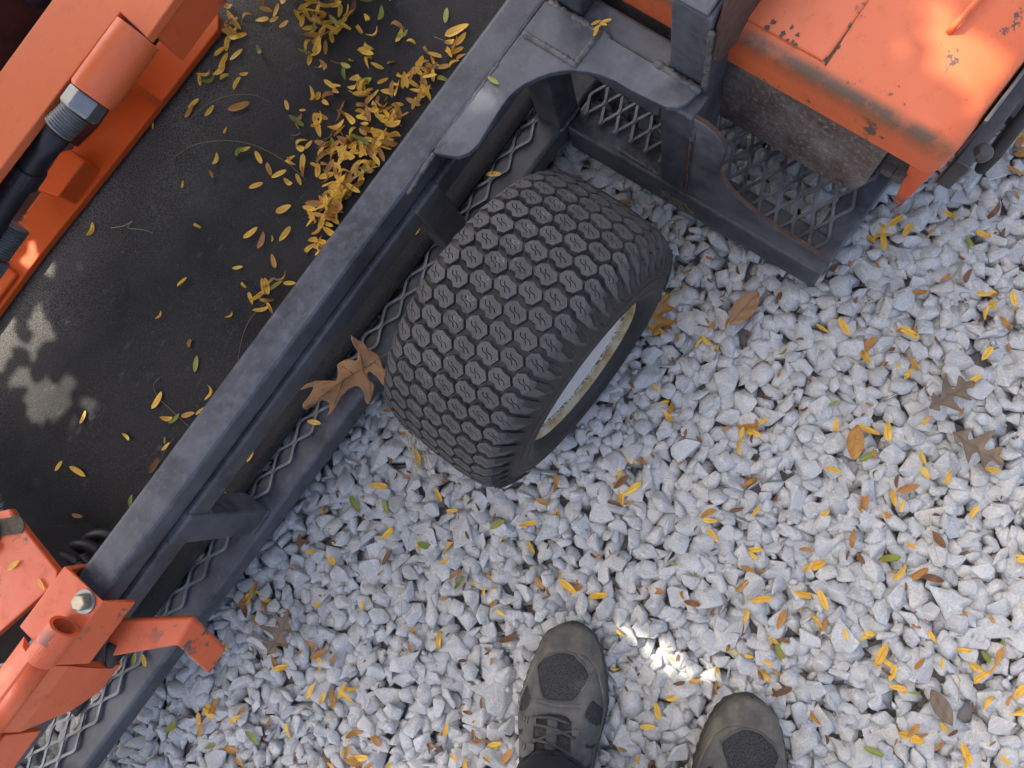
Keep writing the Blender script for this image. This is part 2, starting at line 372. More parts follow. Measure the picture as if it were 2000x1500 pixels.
for lay, lst in ((0, low), (1, top), (0, [f for f in fines if inview(f[0], f[1], 60)])):
    for (x, y, rad) in lst:
        size = rad*(1.82 if lay else 2.05)*rs.uniform(.95, 1.15)
        k = rs.randrange(NS); Rm = rotm(rs.uniform(0, 6.283), rs.gauss(0, .30), rs.gauss(0, .30))
        z = ((height(x, y, .002)*rs.uniform(.4, .95) if rad < .0095 else rs.uniform(.003, .009)) if lay == 0 else rs.uniform(.010, .017))
        items.append((lay, x, y, z, size, k, Rm))
        if lay:
            h = size*.30
            n = int(size*.42/.004); i, j = int((x-X0)/.004), int((y-Y0)/.004)
            for a in range(-n, n+1):
                for b in range(-n, n+1):
                    if a*a+b*b <= n*n and 0 <= i+a < HG.shape[0] and 0 <= j+b < HG.shape[1]:
                        hh = z+h*math.sqrt(max(0, 1-(a*a+b*b)/(n*n+1.))*.7+.3)
                        if hh > HG[i+a, j+b]: HG[i+a, j+b] = hh
# what the trailer, tyre and shoes cover is left out of the pick of single stones
def covered(x, y):
    u, v = UV((x, y))
    if v < -.40: return True
    if -.17 < u < .30 and v < -.13: return True
    if u > .33 and v < .06: return True
    a, b = proj((x, y, .02))
    return (990 < a < 1200 and b > 1200) or (1350 < a < 1580 and b > 1340)
vis = [t for t in items if t[0] == 1 and inview(t[1], t[2], -10) and not covered(t[1], t[2])]
vis.sort(key=lambda t: -t[4]*(1+.25*((proj((t[1], t[2], 0))[1])/1500)))
single = set(id(t) for t in vis[:300])
VV, FF, off = [], [], 0
stone_me = {}
for t in items:
    lay, x, y, z, size, k, Rm = t
    if id(t) in single:
        if k not in stone_me:
            me = bpy.data.meshes.new("stone"); me.from_pydata(STB[k][0].tolist(), [], STB[k][1].tolist()); me.materials.append(MT["stone"]); stone_me[k] = me
        o = bpy.data.objects.new("stone", stone_me[k]); col.objects.link(o); o.parent = ground
        mm = Matrix([[*(Rm[i]*size), (x, y, z)[i]] for i in range(3)]+[[0, 0, 0, 1]]); o.matrix_local = mm
        continue
    near = inview(x, y, 40)
    V, F = (STB if (lay and near) else STP)[k]
    if lay == 0 and not inview(x, y, 160): continue
    VV.append((V*size) @ Rm.T+np.array([x, y, z])); FF.append(F+off); off += len(V)
VV = np.concatenate(VV); FF = np.concatenate(FF)
me = bpy.data.meshes.new("gravel"); me.vertices.add(len(VV)); me.vertices.foreach_set("co", VV.astype(np.float32).ravel())
me.loops.add(FF.size); me.loops.foreach_set("vertex_index", FF.astype(np.int32).ravel())
me.polygons.add(len(FF)); me.polygons.foreach_set("loop_start", np.arange(0, FF.size, 3, dtype=np.int32))
me.update(calc_edges=True); me.validate(); me.materials.append(MT["stone"])
gravel = bpy.data.objects.new("gravel", me); col.objects.link(gravel); gravel.parent = ground
tag(gravel, None, None, None, "stuff")
print("STONES", len(items), "tris", len(FF))

# ================================================================== trailer: frame
BS, BD = MT["black_steel"], MT["black_steel_dark"]
tr = mthing("utility_trailer", "black steel trailer with mesh floor, side rails and knobbly turf tyre", "trailer", (-.2, -.47, 0))
ZT = .36
def rbox(name, *a, mat=BS, bevel=.005, parent=tr, seg=3): return MB().box(*a).build(name, mat, parent, bevel=bevel, seg=seg)
rbox("top_rail", -1.15, .95, -.510, -.462, .318, ZT, bevel=.007)
rbox("rub_rail", -1.15, .345, -.503, -.4555, .276, .3155, mat=BD, bevel=.004)
rbox("lower_rail", -1.15, .95, -.497, -.441, .072, .12, bevel=.006)
# lower cross rail, slightly out of square, and the outrigger's end rail
def skew(o, k=.036, v0=-.27):
    for vx in o.data.vertices: vx.co.x += k*((-vx.co.y-.47)-v0)
    return o
skew(rbox("lower_cross_rail", .362, .418, -.4385, .004, .050, .12, mat=BD))
rbox("end_rail", .374, .95, -.040, .004, .072, .1185)
rbox("cross_rail", .3625, .3935, -.460, -.2695, .312, .3535)
rbox("cross_strip", .398, .436, -.46, -.2835, .300, .352, mat=BS)
def post(u0, u1, v0, v1, z0, z1, mat=BS, bevel=.004): return rbox("post", u0, u1, v0, v1, z0, z1, mat=mat, bevel=bevel)
post(.090, .140, -.500, -.4525, .1205, .3170, BD)
post(-.452, -.402, -.500, -.4525, .1205, .3170)
post(-1.02, -.97, -.500, -.4525, .1205, .3170)
post(.345, .393, -.488, -.441, .1205, .3115, BD)
post(.365, .4005, -.268, -.222, .1205, .3535, BD)
post(.402, .452, -.282, -.232, .1210, .490, BS)
post(.402, .445, -.452, -.412, .3525, .60, BD)
post(.62, .67, -.500, -.452, .1205, .317, BD)
# cap shelf on the tall post, leading away under the cover
rbox("post_cap", .4005, .60, -.278, -.236, .4905, .497, bevel=.002)
g = MB().prism([(.404, .42), (.408, .47), (.42, .507), (.60, .507), (.60, .42), (.44, .395)], -.2300, -.224, ax=1).build("side_gusset", MT["rust_edge"], tr, bevel=.0015)
# corner plate with its swept cut-out round the tyre
curve = [(.160, -.4615), (.1656, -.4459), (.1731, -.4300), (.1850, -.4215), (.1990, -.4185), (.2315, -.4215), (.2560, -.4235), (.2743, -.4228), (.2920, -.4170), (.3071, -.4081), (.3200, -.3985), (.331, -.3866), (.3395, -.3740), (.3462, -.3589), (.3505, -.343), (.3533, -.3257), (.3535, -.306), (.3545, -.2882), (.3560, -.270), (.3577, -.2543), (.3640, -.2430), (.3737, -.2369), (.384, -.2345), (.3945, -.2340)]
poly = curve+[(.3945, -.4615)]
plate = MB().prism(poly, .3545, .3635).build("corner_plate", BS, tr, bevel=.001, seg=1)
rim_e = MB()      # bare rusty cut edge of the plate
for (a, b) in zip(curve[:-1], curve[1:]):
    d = Vector((b[0]-a[0], b[1]-a[1])); n = Vector((-d.y, d.x)).normalized()*-.0006
    rim_e.add([(a[0]+n.x, a[1]+n.y, .3555), (b[0]+n.x, b[1]+n.y, .3555), (b[0]+n.x, b[1]+n.y, .3628), (a[0]+n.x, a[1]+n.y, .3628)], [(0, 1, 2, 3)])
rim_e.build("cut_edge", MT["rust_edge"], plate)
# vertical gusset between post and lower cross rail
gc = [(-.222, .352), (-.205, .351), (-.192, .345), (-.182, .333), (-.176, .315), (-.1755, .295), (-.1780, .275), (-.1785, .255), (-.173, .236), (-.160, .216), (-.1406, .199), (-.116, .187), (-.0887, .1785), (-.062, .1745), (-.035, .172), (-.012, .168), (-.002, .158), (.0035, .14), (.0035, .1205)]
gp = MB().prism(gc+[(-.222, .1205)], .366, .3725, ax=0); gus = skew(gp.build("gusset_plate", BS, tr, bevel=.0008, seg=1))
e = MB()
for (a, b) in zip(gc[:-1], gc[1:]):
    d = Vector((b[0]-a[0], b[1]-a[1])); n = Vector((-d.y, d.x)).normalized()*.0007
    e.add([(.3665, a[0]+n.x, a[1]+n.y), (.3665, b[0]+n.x, b[1]+n.y), (.3722, b[0]+n.x, b[1]+n.y), (.3722, a[0]+n.x, a[1]+n.y)], [(0, 1, 2, 3)])
skew(e.build("cut_edge", MT["rust_edge"], gus))
# weld beads
def weld(pts, r=.0042, parent=tr, mat="weld"):
    pts = [Vector(p) for p in pts]; out = []; rads = []
    for a, b in zip(pts[:-1], pts[1:]):
        n = max(2, int((b-a).length/.0026))
        for i in range(n):
            out.append(a.lerp(b, i/n)+Vector((rs.gauss(0, .0005), rs.gauss(0, .0005), -r*.18))); rads.append(r*.86*(1+.09*math.sin(len(out)*1.9))*rs.uniform(.88, 1.14))
    rads[0] *= .5; rads[-1] *= .5
    return MB().tube(out, rads, 8).build("weld_bead", MT[mat], parent, smooth=True)
weld([(.165, -.462, .3615), (.30, -.4615, .3635)], .0022)
weld([(.10, -.4615, .352), (.165, -.462, .359)], .0042)
weld([(.345, -.4605, .3635), (.345, -.372, .3635)], .0055)
weld([(.3955, -.459, .361), (.3955, -.36, .3605)], .0058)
weld([(.345, -.378, .3635), (.40, -.3775, .3625)], .0052)
weld([(.3965, -.30, .3625), (.3955, -.229, .3615)], .0062)
weld([(.402, -.2315, .355), (.403, -.2315, .475)], .0042)
weld([(.3635, -.2215, .13), (.3635, -.2215, .30)], .0022, mat="rust_edge")
weld([(.366, -.2205, .30), (.372, -.2205, .352)], .0045)
weld([(.345, -.4405, .1215), (.395, -.4400, .1215)], .004)
weld([(.370, -.35, .1215), (.370, -.27, .1215)], .003)
weld([(-.402, -.4515, .122), (-.452, -.4515, .122)], .0032)
weld([(-.40, -.455, .272), (-.40, -.500, .272)], .003)
# mud caught at the foot of the post
md = MB()
for k in range(60):
    u, v, z = .3615, rs.uniform(-.262, -.205), rs.uniform(.058, .095); s = rs.uniform(.002, .006)
    md.add([(u-s*.35, v, z), (u, v-s, z-s), (u, v+s, z-s*.8), (u, v+s*.6, z+s), (u, v-s*.8, z+s)], [(0, 1, 2), (0, 2, 3), (0, 3, 4), (0, 4, 1)])
skew(md.build("dried_mud", MT["mud"], tr))
# expanded metal floor: long way along the rails
def expanded(name, u0, u1, v0, v1, z, parent=tr, SW=.028, LW=.057, sw=.0050, th=.0034, seed=0):
    m = MB(); n = int((v1-v0)/(SW/2)); q = LW/4
    for k in range(n+1):
        vc = v0+k*SW/2; pts = []; u = u0; i = 0
        # each strand runs node, slant, node, slant
        while u < u1:
            s = 1 if (i//2) % 2 == 0 else -1
            if k % 2: s = -s
            pts.append((u, vc+s*(SW/4-sw*.25), z+(.0008 if s > 0 else 0))); u += (LW*.11 if i % 2 == 0 else LW*.39); i += 1
        vs = []; fs = []
        for (pu, pv, pz) in pts:
            vs += [(pu, pv-sw/2, pz-.0004), (pu, pv+sw/2, pz+.0004), (pu, pv+sw/2, pz+.0004-th), (pu, pv-sw/2, pz-.0004-th)]
        for a in range(len(pts)-1):
            for c in range(4): fs.append((a*4+c, a*4+(c+1) % 4, a*4+4+(c+1) % 4, a*4+4+c))
        m.add(vs, fs)
    return m.build(name, BD, parent)
expanded("mesh_floor", -1.15, .34, -.660, -.478, .1255)
expanded("mesh_floor", .385, .95, -.43, -.012, .1250)
# floor bearers under the mat
for u in (-1.1, -.62, -.1, .55): rbox("floor_bearer", u, u+.04, -1.6, -.498, .075, .1185, mat=BD)
expanded("mesh_floor", -1.15, .9, -1.55, -.68, .1255, SW=.06, LW=.12, sw=.006)

# ------------------------------------------------------------------ wheel
WU, WV, WZ, RT = .060, -.262, .206, .1975
wheel = bpy.data.objects.new("wheel", None); col.objects.link(wheel); wheel.parent = tr; wheel.empty_display_size = .05
bt = BASES[tr]; wheel.location = (WU-bt[0], -(WV-bt[1]), WZ-bt[2]); BASES[wheel] = (WU, WV, WZ); wheel.scale = (1.042, 1, 1.042)
prof = [(-.080, .108), (-.096, .117), (-.1045, .140), (-.1035, .160), (-.097, .177), (-.087, .188), (-.070, .1935), (-.04, .1965), (0, .1975), (.04, .1965), (.070, .1935), (.087, .188), (.097, .177), (.1050, .160), (.1090, .143), (.1085, .134), (.1090, .132), (.104, .1215), (.101, .1185), (.092, .1105), (.080, .108)]
pdv = np.array([p[0] for p in prof[3:14]]); prr = np.array([p[1] for p in prof[3:14]])
def rprof(dv): return float(np.interp(dv, pdv, prr))
# smooth the profile
tt = np.linspace(0, len(prof)-1, 90); ph = np.interp(tt, range(len(prof)), [p[0] for p in prof]); pr = np.interp(tt, range(len(prof)), [p[1] for p in prof])
ker = np.array([1, 2, 3, 2, 1])/9.; ph2 = np.convolve(np.pad(ph, 2, 'edge'), ker, 'valid'); pr2 = np.convolve(np.pad(pr, 2, 'edge'), ker, 'valid')
def lat(pf, seg=96): return MB().lathe([(h, r) for h, r in pf], (WU, WV, WZ), (0, 1, 0), (0, 0, 1), seg)
tyre = lat(list(zip(ph2, pr2)), 120).build("tyre", MT["tyre_rubber"], wheel, smooth=True)
lat([(.0885, .1115), (.0925, .1118), (.0942, .1090), (.0935, .1050), (.0905, .1030), (.0845, .1020)], 96).build("rim_flange", MT["rim_flange"], wheel, smooth=True)
lat([(.0845, .1020), (.0830, .1012), (.0810, .1000)], 96).build("rim_ledge", MT["rim_flaking"], wheel, smooth=True)
lat([(.0810, .1000), (.050, .0985), (.030, .0965), (.022, .090), (.024, .070), (.040, .055), (.044, .040), (.044, .030), (.062, .028), (.066, .024), (.066, .0)], 96).build("rim", MT["rim_white"], wheel, smooth=True)
lat([(-.092, .111), (-.098, .110), (-.096, .104), (-.06, .098), (.0, .096), (.02, .092)], 64).build("rim_back", MT["rim_white"], wheel, smooth=True)
MB().tube([(WU, -.352, WZ), (WU, -.27, WZ)], .014, 14).build("axle", MT["steel_bar"], wheel, smooth=True)
for k in range(5):
    a = 2*math.pi*k/5+.3; p = (WU+.05*math.sin(a), WV+.032, WZ+.05*math.cos(a))
    MB().tube([p, (p[0], p[1]+.018, p[2])], .0085, 6).build("wheel_nut", MT["bolt_zinc"], wheel)
# tread blocks: two overlapping hexagons with a pair of zigzag sipes
LUG0 = [(.0056, -.0106), (.0092, -.0047), (.0072, .0008), (.0069, .0075), (.0012, .0122), (-.0069, .0085), (-.0088, .0024), (-.0054, -.0017), (-.0056, -.0083), (-.0003, -.0124)]
LUG = [(a*1.30, b*1.20) for a, b in LUG0]
def pxl(x, y): k = .000615; return (.6115*k*x-.791*k*y, .791*k*x+.6115*k*y)
def sipe(pts, w=.00052):
    pts = [Vector(pxl(*p)) for p in pts]; L = []; Rr = []
    for i, p in enumerate(pts):
        t = (pts[min(i+1, len(pts)-1)]-pts[max(i-1, 0)]).normalized(); n = Vector((-t.y, t.x))*w; L.append(p+n); Rr.append(p-n)
    return [tuple(p) for p in L+Rr[::-1]]
SIP = [sipe([(-9, -13), (-8.5, -5), (-1, 1), (0, 10)]), sipe([(-1, -11), (-.5, -3), (7, 3), (8.5, 11)])]
HT = .0058
def lug_mesh(c, dvc):
    m = MB(); R0 = .203
    def pt(q, h):
        dv = dvc+q[1]; r = rprof(max(-.1035, min(.1035, dv)))+h; th = q[0]/R0
        return (r*math.sin(th), -(dv), r*math.cos(th))
    out = []
    for (du, dv) in LUG:
        if c == 6 and dv > .004: dv = dv*1.55
        if c == 0 and dv < -.004: dv = dv*1.55
        out.append((du, dv))
    big = [(p[0]*1.07, p[1]*1.05) for p in out]
    n = len(out)
    hh = [HT*(1-.75*max(0, (abs(dvc+q[1])-.088)/.014)) for q in out]; hh = [max(h, .0012) for h in hh]
    holes = SIP
    loops = [[Vector((p[0], p[1], 0)) for p in out]]+[[Vector((p[0], p[1], 0)) for p in h] for h in holes]
    tri = tessellate_polygon(loops); flatp = out+[p for h in holes for p in h]
    fh = hh+[HT*.99 if abs(dvc) < .07 else HT*.92]*sum(len(h) for h in holes)
    m.add([pt(p, h) for p, h in zip(flatp, fh)], [tuple(t) for t in tri])
    m.add([pt(p, h-.0005) for p, h in zip(out, hh)]+[pt(p, -.002) for p in big], [(i, (i+1) % n, n+(i+1) % n, n+i) for i in range(n)])
    for h in holes:
        k = len(h); top_h = fh[-1]
        m.add([pt(p, top_h) for p in h]+[pt(p, top_h-.0035) for p in h], [(i, (i+1) % k, k+(i+1) % k, k+i) for i in range(k)]+[tuple(range(k, 2*k))])
    me = bpy.data.meshes.new("tread_block"); me.from_pydata(m.v, [], m.f)
    bm = bmesh.new(); bm.from_mesh(me); bmesh.ops.remove_doubles(bm, verts=bm.verts, dist=1e-6); bmesh.ops.recalc_face_normals(bm, faces=bm.faces); bm.to_mesh(me); bm.free()
    me.materials.append(MT["tread_rubber"]); return me
NL = 48; rest_v = []; rest_f = []
for c in range(7):
    dvc = -.081+c*.027; me = lug_mesh(c, dvc)
    for k in range(NL):
        th = 2*math.pi*(k/NL)+(c*.0105+.006)/.203
        up = math.cos(th)
        if up > -.42:
            o = bpy.data.objects.new("tread_block", me); col.objects.link(o); o.parent = wheel; o.rotation_euler = (0, th, 0)
        else:
            Rm = np.array([[math.cos(th), 0, math.sin(th)], [0, 1, 0], [-math.sin(th), 0, math.cos(th)]])
            n0 = sum(len(x) for x in rest_v); V = np.array([v.co[:] for v in me.vertices]) @ Rm.T
            rest_v.append(V); rest_f += [tuple(n0+i for i in p.vertices) for p in me.polygons]
me = bpy.data.meshes.new("buried_tread"); me.from_pydata(np.concatenate(rest_v).tolist(), [], rest_f); me.materials.append(MT["tread_rubber"])
o = bpy.data.objects.new("buried_tread", me); col.objects.link(o); o.parent = wheel; tag(o, None, None, None, "stuff")
# shoulder buttresses and moulding hairs
me_b = MB().add([(-.0045, -.0905, .1885), (.0045, -.0905, .1885), (.0055, -.1015, .1735), (0, -.1052, .164), (-.0052, -.1015, .1725), (0, -.0945, .1905), (.0005, -.1045, .1725)],
                [(0, 1, 5), (1, 2, 6, 5), (2, 3, 6), (3, 4, 6), (4, 0, 5, 6)]).mesh("shoulder_rib", MT["tyre_rubber"])
for k in range(NL):
    th = 2*math.pi*(k/NL)+(6*.0105+.012)/.203
    if math.cos(th) > -.5:
        o = bpy.data.objects.new("shoulder_rib", me_b); col.objects.link(o); o.parent = wheel; o.rotation_euler = (0, th, 0)
hr = MB()
for k in range(130):
    th = rs.uniform(-1.9, 1.9); dv = rs.choice([rs.uniform(.09, .104), rs.uniform(-.1, -.09), rs.uniform(.095, .103)]); r = rs.choice([rprof(dv), rs.uniform(.125, .17)]) if dv > 0 else rprof(dv)
    if r < .172: dv = .1035
    L = rs.uniform(.003, .007); d = Vector((math.sin(th)*.5, (1 if dv > 0 else -1)*.8, math.cos(th)*.5)); p = Vector((WU+r*math.sin(th), WV+dv, WZ+r*math.cos(th)))
    hr.tube([p, p+d*L*.5, p+d*L+Vector((0, 0, -.001))], [.00035, .0003, .0002], 4)
tag(hr.build("moulding_hairs", MT["hair_rubber"], wheel), None, None, None, "stuff")
# sidewall rings
for rr, dv in ((.152, .1065), (.1385, .1083)):
    lat([(dv, rr-.0012), (dv+.0012, rr-.0006), (dv+.0012, rr+.0006), (dv, rr+.0012)], 96).build("sidewall_ring", MT["tyre_rubber"], wheel, smooth=True)
# mud on the near lower shoulder of the tread
md = MB()
for k in range(1700):
    th = R_(rs.uniform(-128, -86)); dv = rs.uniform(-.105, -.040)*rs.uniform(.9, 1); r = rprof(max(-.1035, dv))+rs.uniform(.002, .0075)
    if rs.random() > (math.degrees(-th)-80)/40: continue
    p = Vector((WU+r*math.sin(th), WV+dv, WZ+r*math.cos(th))); s = rs.uniform(.002, .0065)
    vs_ = [p+Vector((rs.uniform(-s, s), rs.uniform(-s, s), rs.uniform(-s, s))) for _ in range(5)]
    md.add(vs_, [(0, 1, 2), (0, 2, 3), (0, 3, 1), (1, 2, 4), (2, 3, 4), (3, 1, 4)])
md.build("tyre_mud", MT["mud"], wheel)

# ------------------------------------------------------------------ orange latch clamped on the rail
OP, OC = MT["orange_paint"], MT["orange_chipped"]
latch = MB()
sec = [(-.512, .300), (-.512, .3735), (-.4525, .3735), (-.4405, .332), (-.4340, .3345), (-.4470, .3800), (-.519, .3800), (-.519, .300)]
def strip(sec, ua, ub, skewv=0):
    m = MB(); n = len(sec); vs = [(ua(p) if callable(ua) else ua, p[0], p[1]) for p in sec]+[(ub(p) if callable(ub) else ub, p[0], p[1]) for p in sec]
    tri = tessellate_polygon([[Vector((p[0], p[1], 0)) for p in sec]])
    return m.add(vs, [tuple(t) for t in tri]+[tuple(n+i for i in t[::-1]) for t in tri]+[(i, (i+1) % n, n+(i+1) % n, n+i) for i in range(n)])
clamp = strip(sec, lambda p: -.625, lambda p: -.530 if p[0] < -.45 else -.528+.002).build("clamp_bracket", OC, tr, bevel=.0015)
pb = PU(155, 1177, .39)
MB().tube([(pb[0], pb[1], .380), (pb[0], pb[1], .3825)], .0150, 24).build("washer", MT["galvanised"], clamp)
MB().tube([(pb[0], pb[1], .3825), (pb[0], pb[1], .3925), (pb[0], pb[1], .3935)], [.0105, .0105, .0088], 6).build("bolt_head", MT["bolt_zinc"], clamp, bevel=.0008)
def pipe(name, u0, u1, v, z, ro, ri, parent, mat=OC):
    m = MB().lathe([(0, ri), (0, ro), (u1-u0, ro), (u1-u0, ri)], (u0, v, z), (1, 0, 0), (0, 0, 1), 28, closed=True).build(name, mat, parent, smooth=False, bevel=.0008)
    MB().lathe([(0.002, ri+.0002), (u1-u0-.002, ri+.0002)], (u0, v, z), (1, 0, 0), (0, 0, 1), 28).build("bore", MT["bore_rust"], m)
    MB().tube([(u0+(u1-u0)*.3, v, z), (u0+(u1-u0)*.62, v, z)], ri*.98, 20).build("pin_end", MT["bore_rust"], m); return m
pc = PU(139, 1215, .395)
pipe("pivot_tube", -.622, -.572, pc[1]-.004, .394, .0190, .0140, clamp)
# hinge leaf hanging outside the rail below the tube
hl = [(-.618, -.487, .388), (-.618, -.452, .3925), (-.624, -.436, .345), (-.640, -.428, .300), (-.668, -.424, .268), (-.700, -.426, .272), (-.742, -.440, .305), (-.742, -.452, .3925), (-.742, -.487, .388)]
def plate3(pts, t, name, mat, parent, bev=.0012):
    P_ = [Vector(p) for p in pts]; c = sum(P_, Vector())/len(P_); nn = Vector()
    for i in range(len(P_)): nn += (P_[i]-c).cross(P_[(i+1) % len(P_)]-c)
    nn.normalize(); n = len(P_); vs = [p for p in P_]+[p-nn*t for p in P_]
    ax = max(range(3), key=lambda i: abs(nn[i])); k = [i for i in range(3) if i != ax]
    tri = tessellate_polygon([[Vector((p[k[0]], p[k[1]], 0)) for p in P_]])
    return MB().add(vs, [tuple(t_) for t_ in tri]+[tuple(n+i for i in t_[::-1]) for t_ in tri]+[(i, (i+1) % n, n+(i+1) % n, n+i) for i in range(n)]).build(name, mat, parent, bevel=bev)
sec2 = [(-.505, .3805), (-.490, .394), (-.470, .3985), (-.455, .391), (-.442, .360), (-.432, .300), (-.430, .268), (-.437, .266), (-.449, .358), (-.461, .384), (-.490, .3835)]
lo = lambda p: -.7330+(.045 if p[1] < .28 else (.020 if p[1] < .33 else 0)); hi = lambda p: -.6265-(.002 if p[1] > .3 else .016)
hinge = strip(sec2, lo, hi).build("hinge_leaf", OC, tr, bevel=.002)
sec3 = [(p[0]-.0, p[1]-.004) for p in sec]
cl2 = strip(sec3, -.80, -.736).build("clamp_bracket", OC, tr, bevel=.0015)
pipe("pivot_tube", -.785, -.736, pc[1]-.004, .392, .0190, .0140, cl2)
MB().tube([(-.7335, pc[1]-.004, .3865), (-.626, pc[1]-.004, .3865)], .0125, 24).build("hinge_knuckle", OC, hinge, smooth=True)
# flat bar handle, bent down at its end
def slab(top4, t):      # quad given by its four top corners
    P_ = [Vector(p) for p in top4]; n = (P_[1]-P_[0]).cross(P_[3]-P_[0]).normalized()
    if n.z < 0: n = -n
    return P_, [p-n*t for p in P_]
a0, a1 = PU(215, 1212, .305), PU(208, 1284, .300); b0, b1 = PU(377, 1206, .300), PU(347, 1261, .297); c0_, c1_ = PU(440, 1268, .215), PU(408, 1318, .215)
m = MB(); T = .010
tops = [(*a0, .305), (*a1, .302), (*b0, .300), (*b1, .298), (*c0_, .215), (*c1_, .215)]
ce = PU(431, 1303, .21); 
vs_ = [Vector(p) for p in tops]+[Vector(p)+Vector((-.002, -.0055, -T)) for p in tops]
m.add(vs_, [(0, 1, 3, 2), (2, 3, 5, 4), (6, 8, 9, 7), (8, 10, 11, 9), (0, 2, 8, 6), (2, 4, 10, 8), (1, 7, 9, 3), (3, 9, 11, 5), (4, 5, 11, 10), (0, 6, 7, 1)])
lever = m.build("latch_handle", OC, tr, bevel=.003, seg=3)
MB().tube([W0 for W0 in [(-.608, -.440, .305), (-.640, -.432, .288)]], [.0065, .0065], 10).build("handle_pin", MT["drab_dark"], lever, smooth=True)

# ================================================================== rubber mat on the mesh floor
nu, nv = 90, 60; m = MB(); vs_ = []; fs_ = []
mat_b = (-.1, -1.0, .128)
for i in range(nu+1):
    for j in range(nv+1):
        u = -.848+(1.70)*i/nu; v = -1.62+(1.62-.4985)*j/nv
        z = .1325+.0012*math.sin(u*7+v*3)+.0008*math.sin(v*17-u*4)
        vs_.append((u, v+(.0025*math.sin(u*9) if j == nv else 0), z))
for i in range(nu):
    for j in range(nv):
        a = i*(nv+1)+j; fs_.append((a, a+1, a+nv+2, a+nv+1))
m.add(vs_, fs_)
matt = m.build("rubber_mat", MT["rubber_mat"], None, smooth=True, base=mat_b)
s_ = matt.modifiers.new("s", 'SOLIDIFY'); s_.thickness = .004; s_.offset = -1
tag(matt, "black grainy rubber mat strewn with yellow leaves on trailer floor", "mat")
ZM = .1345

# ================================================================== orange hydraulic machine standing on the mat (upper left)
mc = mthing("hydraulic_machine", "orange machine with hydraulic cylinder and hose standing on black mat", "machine", (-.1, -1.05, .135))
# base flange just above the mat, clipped at its far end
fl = [(-.95, -1.059), (-.3239, -1.0593), (-.0596, -1.047), (.1687, -1.0402), (.186, -1.055), (.1964, -1.0863), (.1546, -1.1149), (-.0619, -1.1317), (-.3177, -1.1322), (-.95, -1.134)]
bp = MB().prism(fl, .139, .1515).build("base_flange", MT["orange_deep"], mc, bevel=.0018)
INN = MT["shaded_interior"]  # dark red-brown colour stands in for the shade deep inside the machine
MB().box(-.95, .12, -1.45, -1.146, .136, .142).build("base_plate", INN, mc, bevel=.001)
MB().prism([(-.95, -1.1335), (-.3177, -1.1325), (-.0619, -1.132), (.14, -1.1175), (.14, -1.1235), (-.0619, -1.139), (-.95, -1.1405)], .137, .1485).build("flange_edge", OC, mc)
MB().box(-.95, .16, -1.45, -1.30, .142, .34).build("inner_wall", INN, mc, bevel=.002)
# ribs standing across the flange
q0 = PU(243, 130, .235); q1 = PU(312, 205, .156)
rb = MB().prism([(q1[1]+.0005, .1517), (q1[1]-.001, .158), (q0[1], .240), (q0[1]-.06, .28), (q0[1]-.06, .1517)], q1[0]-.0065, q1[0]+.0065, ax=0).build("rib", MT["orange_deep"], mc, bevel=.0012)
# closing plate at the near end
MB().box(-.62, -.375, -1.30, -1.0665, .1517, .160).build("end_box", MT["orange_deep"], mc, bevel=.003)
MB().box(-.372, -.335, -1.137, -1.127, .1517, .1524).build("drain_slot", MT["drab_dark"], mc)
blk = PU(105, 335, .2)
MB().prism([(blk[0]-.045, blk[1]-.02), (blk[0]-.03, blk[1]+.026), (blk[0]+.045, blk[1]+.026), (blk[0]+.045, blk[1]-.012), (blk[0]+.03, blk[1]-.026)], .1425, .190).build("guide_block", MT["orange_deep"], mc, bevel=.004)
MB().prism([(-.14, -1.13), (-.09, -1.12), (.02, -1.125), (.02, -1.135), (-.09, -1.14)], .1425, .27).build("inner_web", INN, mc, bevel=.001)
# the boom: flat plate passing over, with notch for the cylinder
ZA = .45
def q(x, y): return PU(x, y, ZA)
bo = [q(345, -8), q(287, 73), q(235, 24), (q(235, 24)[0]-.35, q(235, 24)[1]-.010), (q(235, 24)[0]-.35, -1.005), q(0, 133), q(110, -12)]
bo = [(.128, -.8235), (.061, -.8225), (.0675, -.8795), (-.55, -.8935), (-.55, -.9800), (-.0862, -.979), (.40, -.981), (.40, -.8235)]
boom = MB().prism(bo, ZA-.013, ZA).build("boom", OP, mc, bevel=.0015)
MB().box(-.55, .40, -.981, -.968, ZA-.09, ZA-.0135).build("boom_web", OC, mc, bevel=.001)
MB().box(.07, .40, -.84, -.828, ZA-.07, ZA-.0135).build("boom_web", OC, mc, bevel=.001)
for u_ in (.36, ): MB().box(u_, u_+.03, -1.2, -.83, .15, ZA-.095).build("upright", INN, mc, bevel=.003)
# cylinder barrel, hex fitting, thread, hose
CV, CZ = -.851, .437
cyl = MB().tube([(.0600, CV, CZ), (-.036, CV, CZ), (-.040, CV, CZ)], [.0282, .0282, .0262], 40).build("cylinder_barrel", OP, mc, smooth=True)
cyl.modifiers.new("e", 'EDGE_SPLIT').split_angle = R_(35)
fit = MB().tube([(-.0402, CV-.003, CZ), (-.042, CV-.003, CZ), (-.064, CV-.003, CZ), (-.068, CV-.003, CZ)], [.0220, .0245, .0245, .0212], 6, up=(0, .3, 1)).build("hex_fitting", MT["galvanised"], cyl, bevel=.0012)
pts = []; rd = []
for k in range(19): pts.append((-.066-k*.0019, CV-.005-.0004*k, CZ)); rd.append(.0192 if k % 2 else .0172)
MB().tube(pts, rd, 24).build("fitting_thread", MT["galvanised"], cyl)
hz = [(-.100, CV-.022, CZ-.012), (-.14, CV-.052, CZ-.034), (-.19, CV-.076, CZ-.055), (-.25, CV-.090, CZ-.070), (-.34, CV-.098, CZ-.085), (-.45, CV-.105, CZ-.095)]
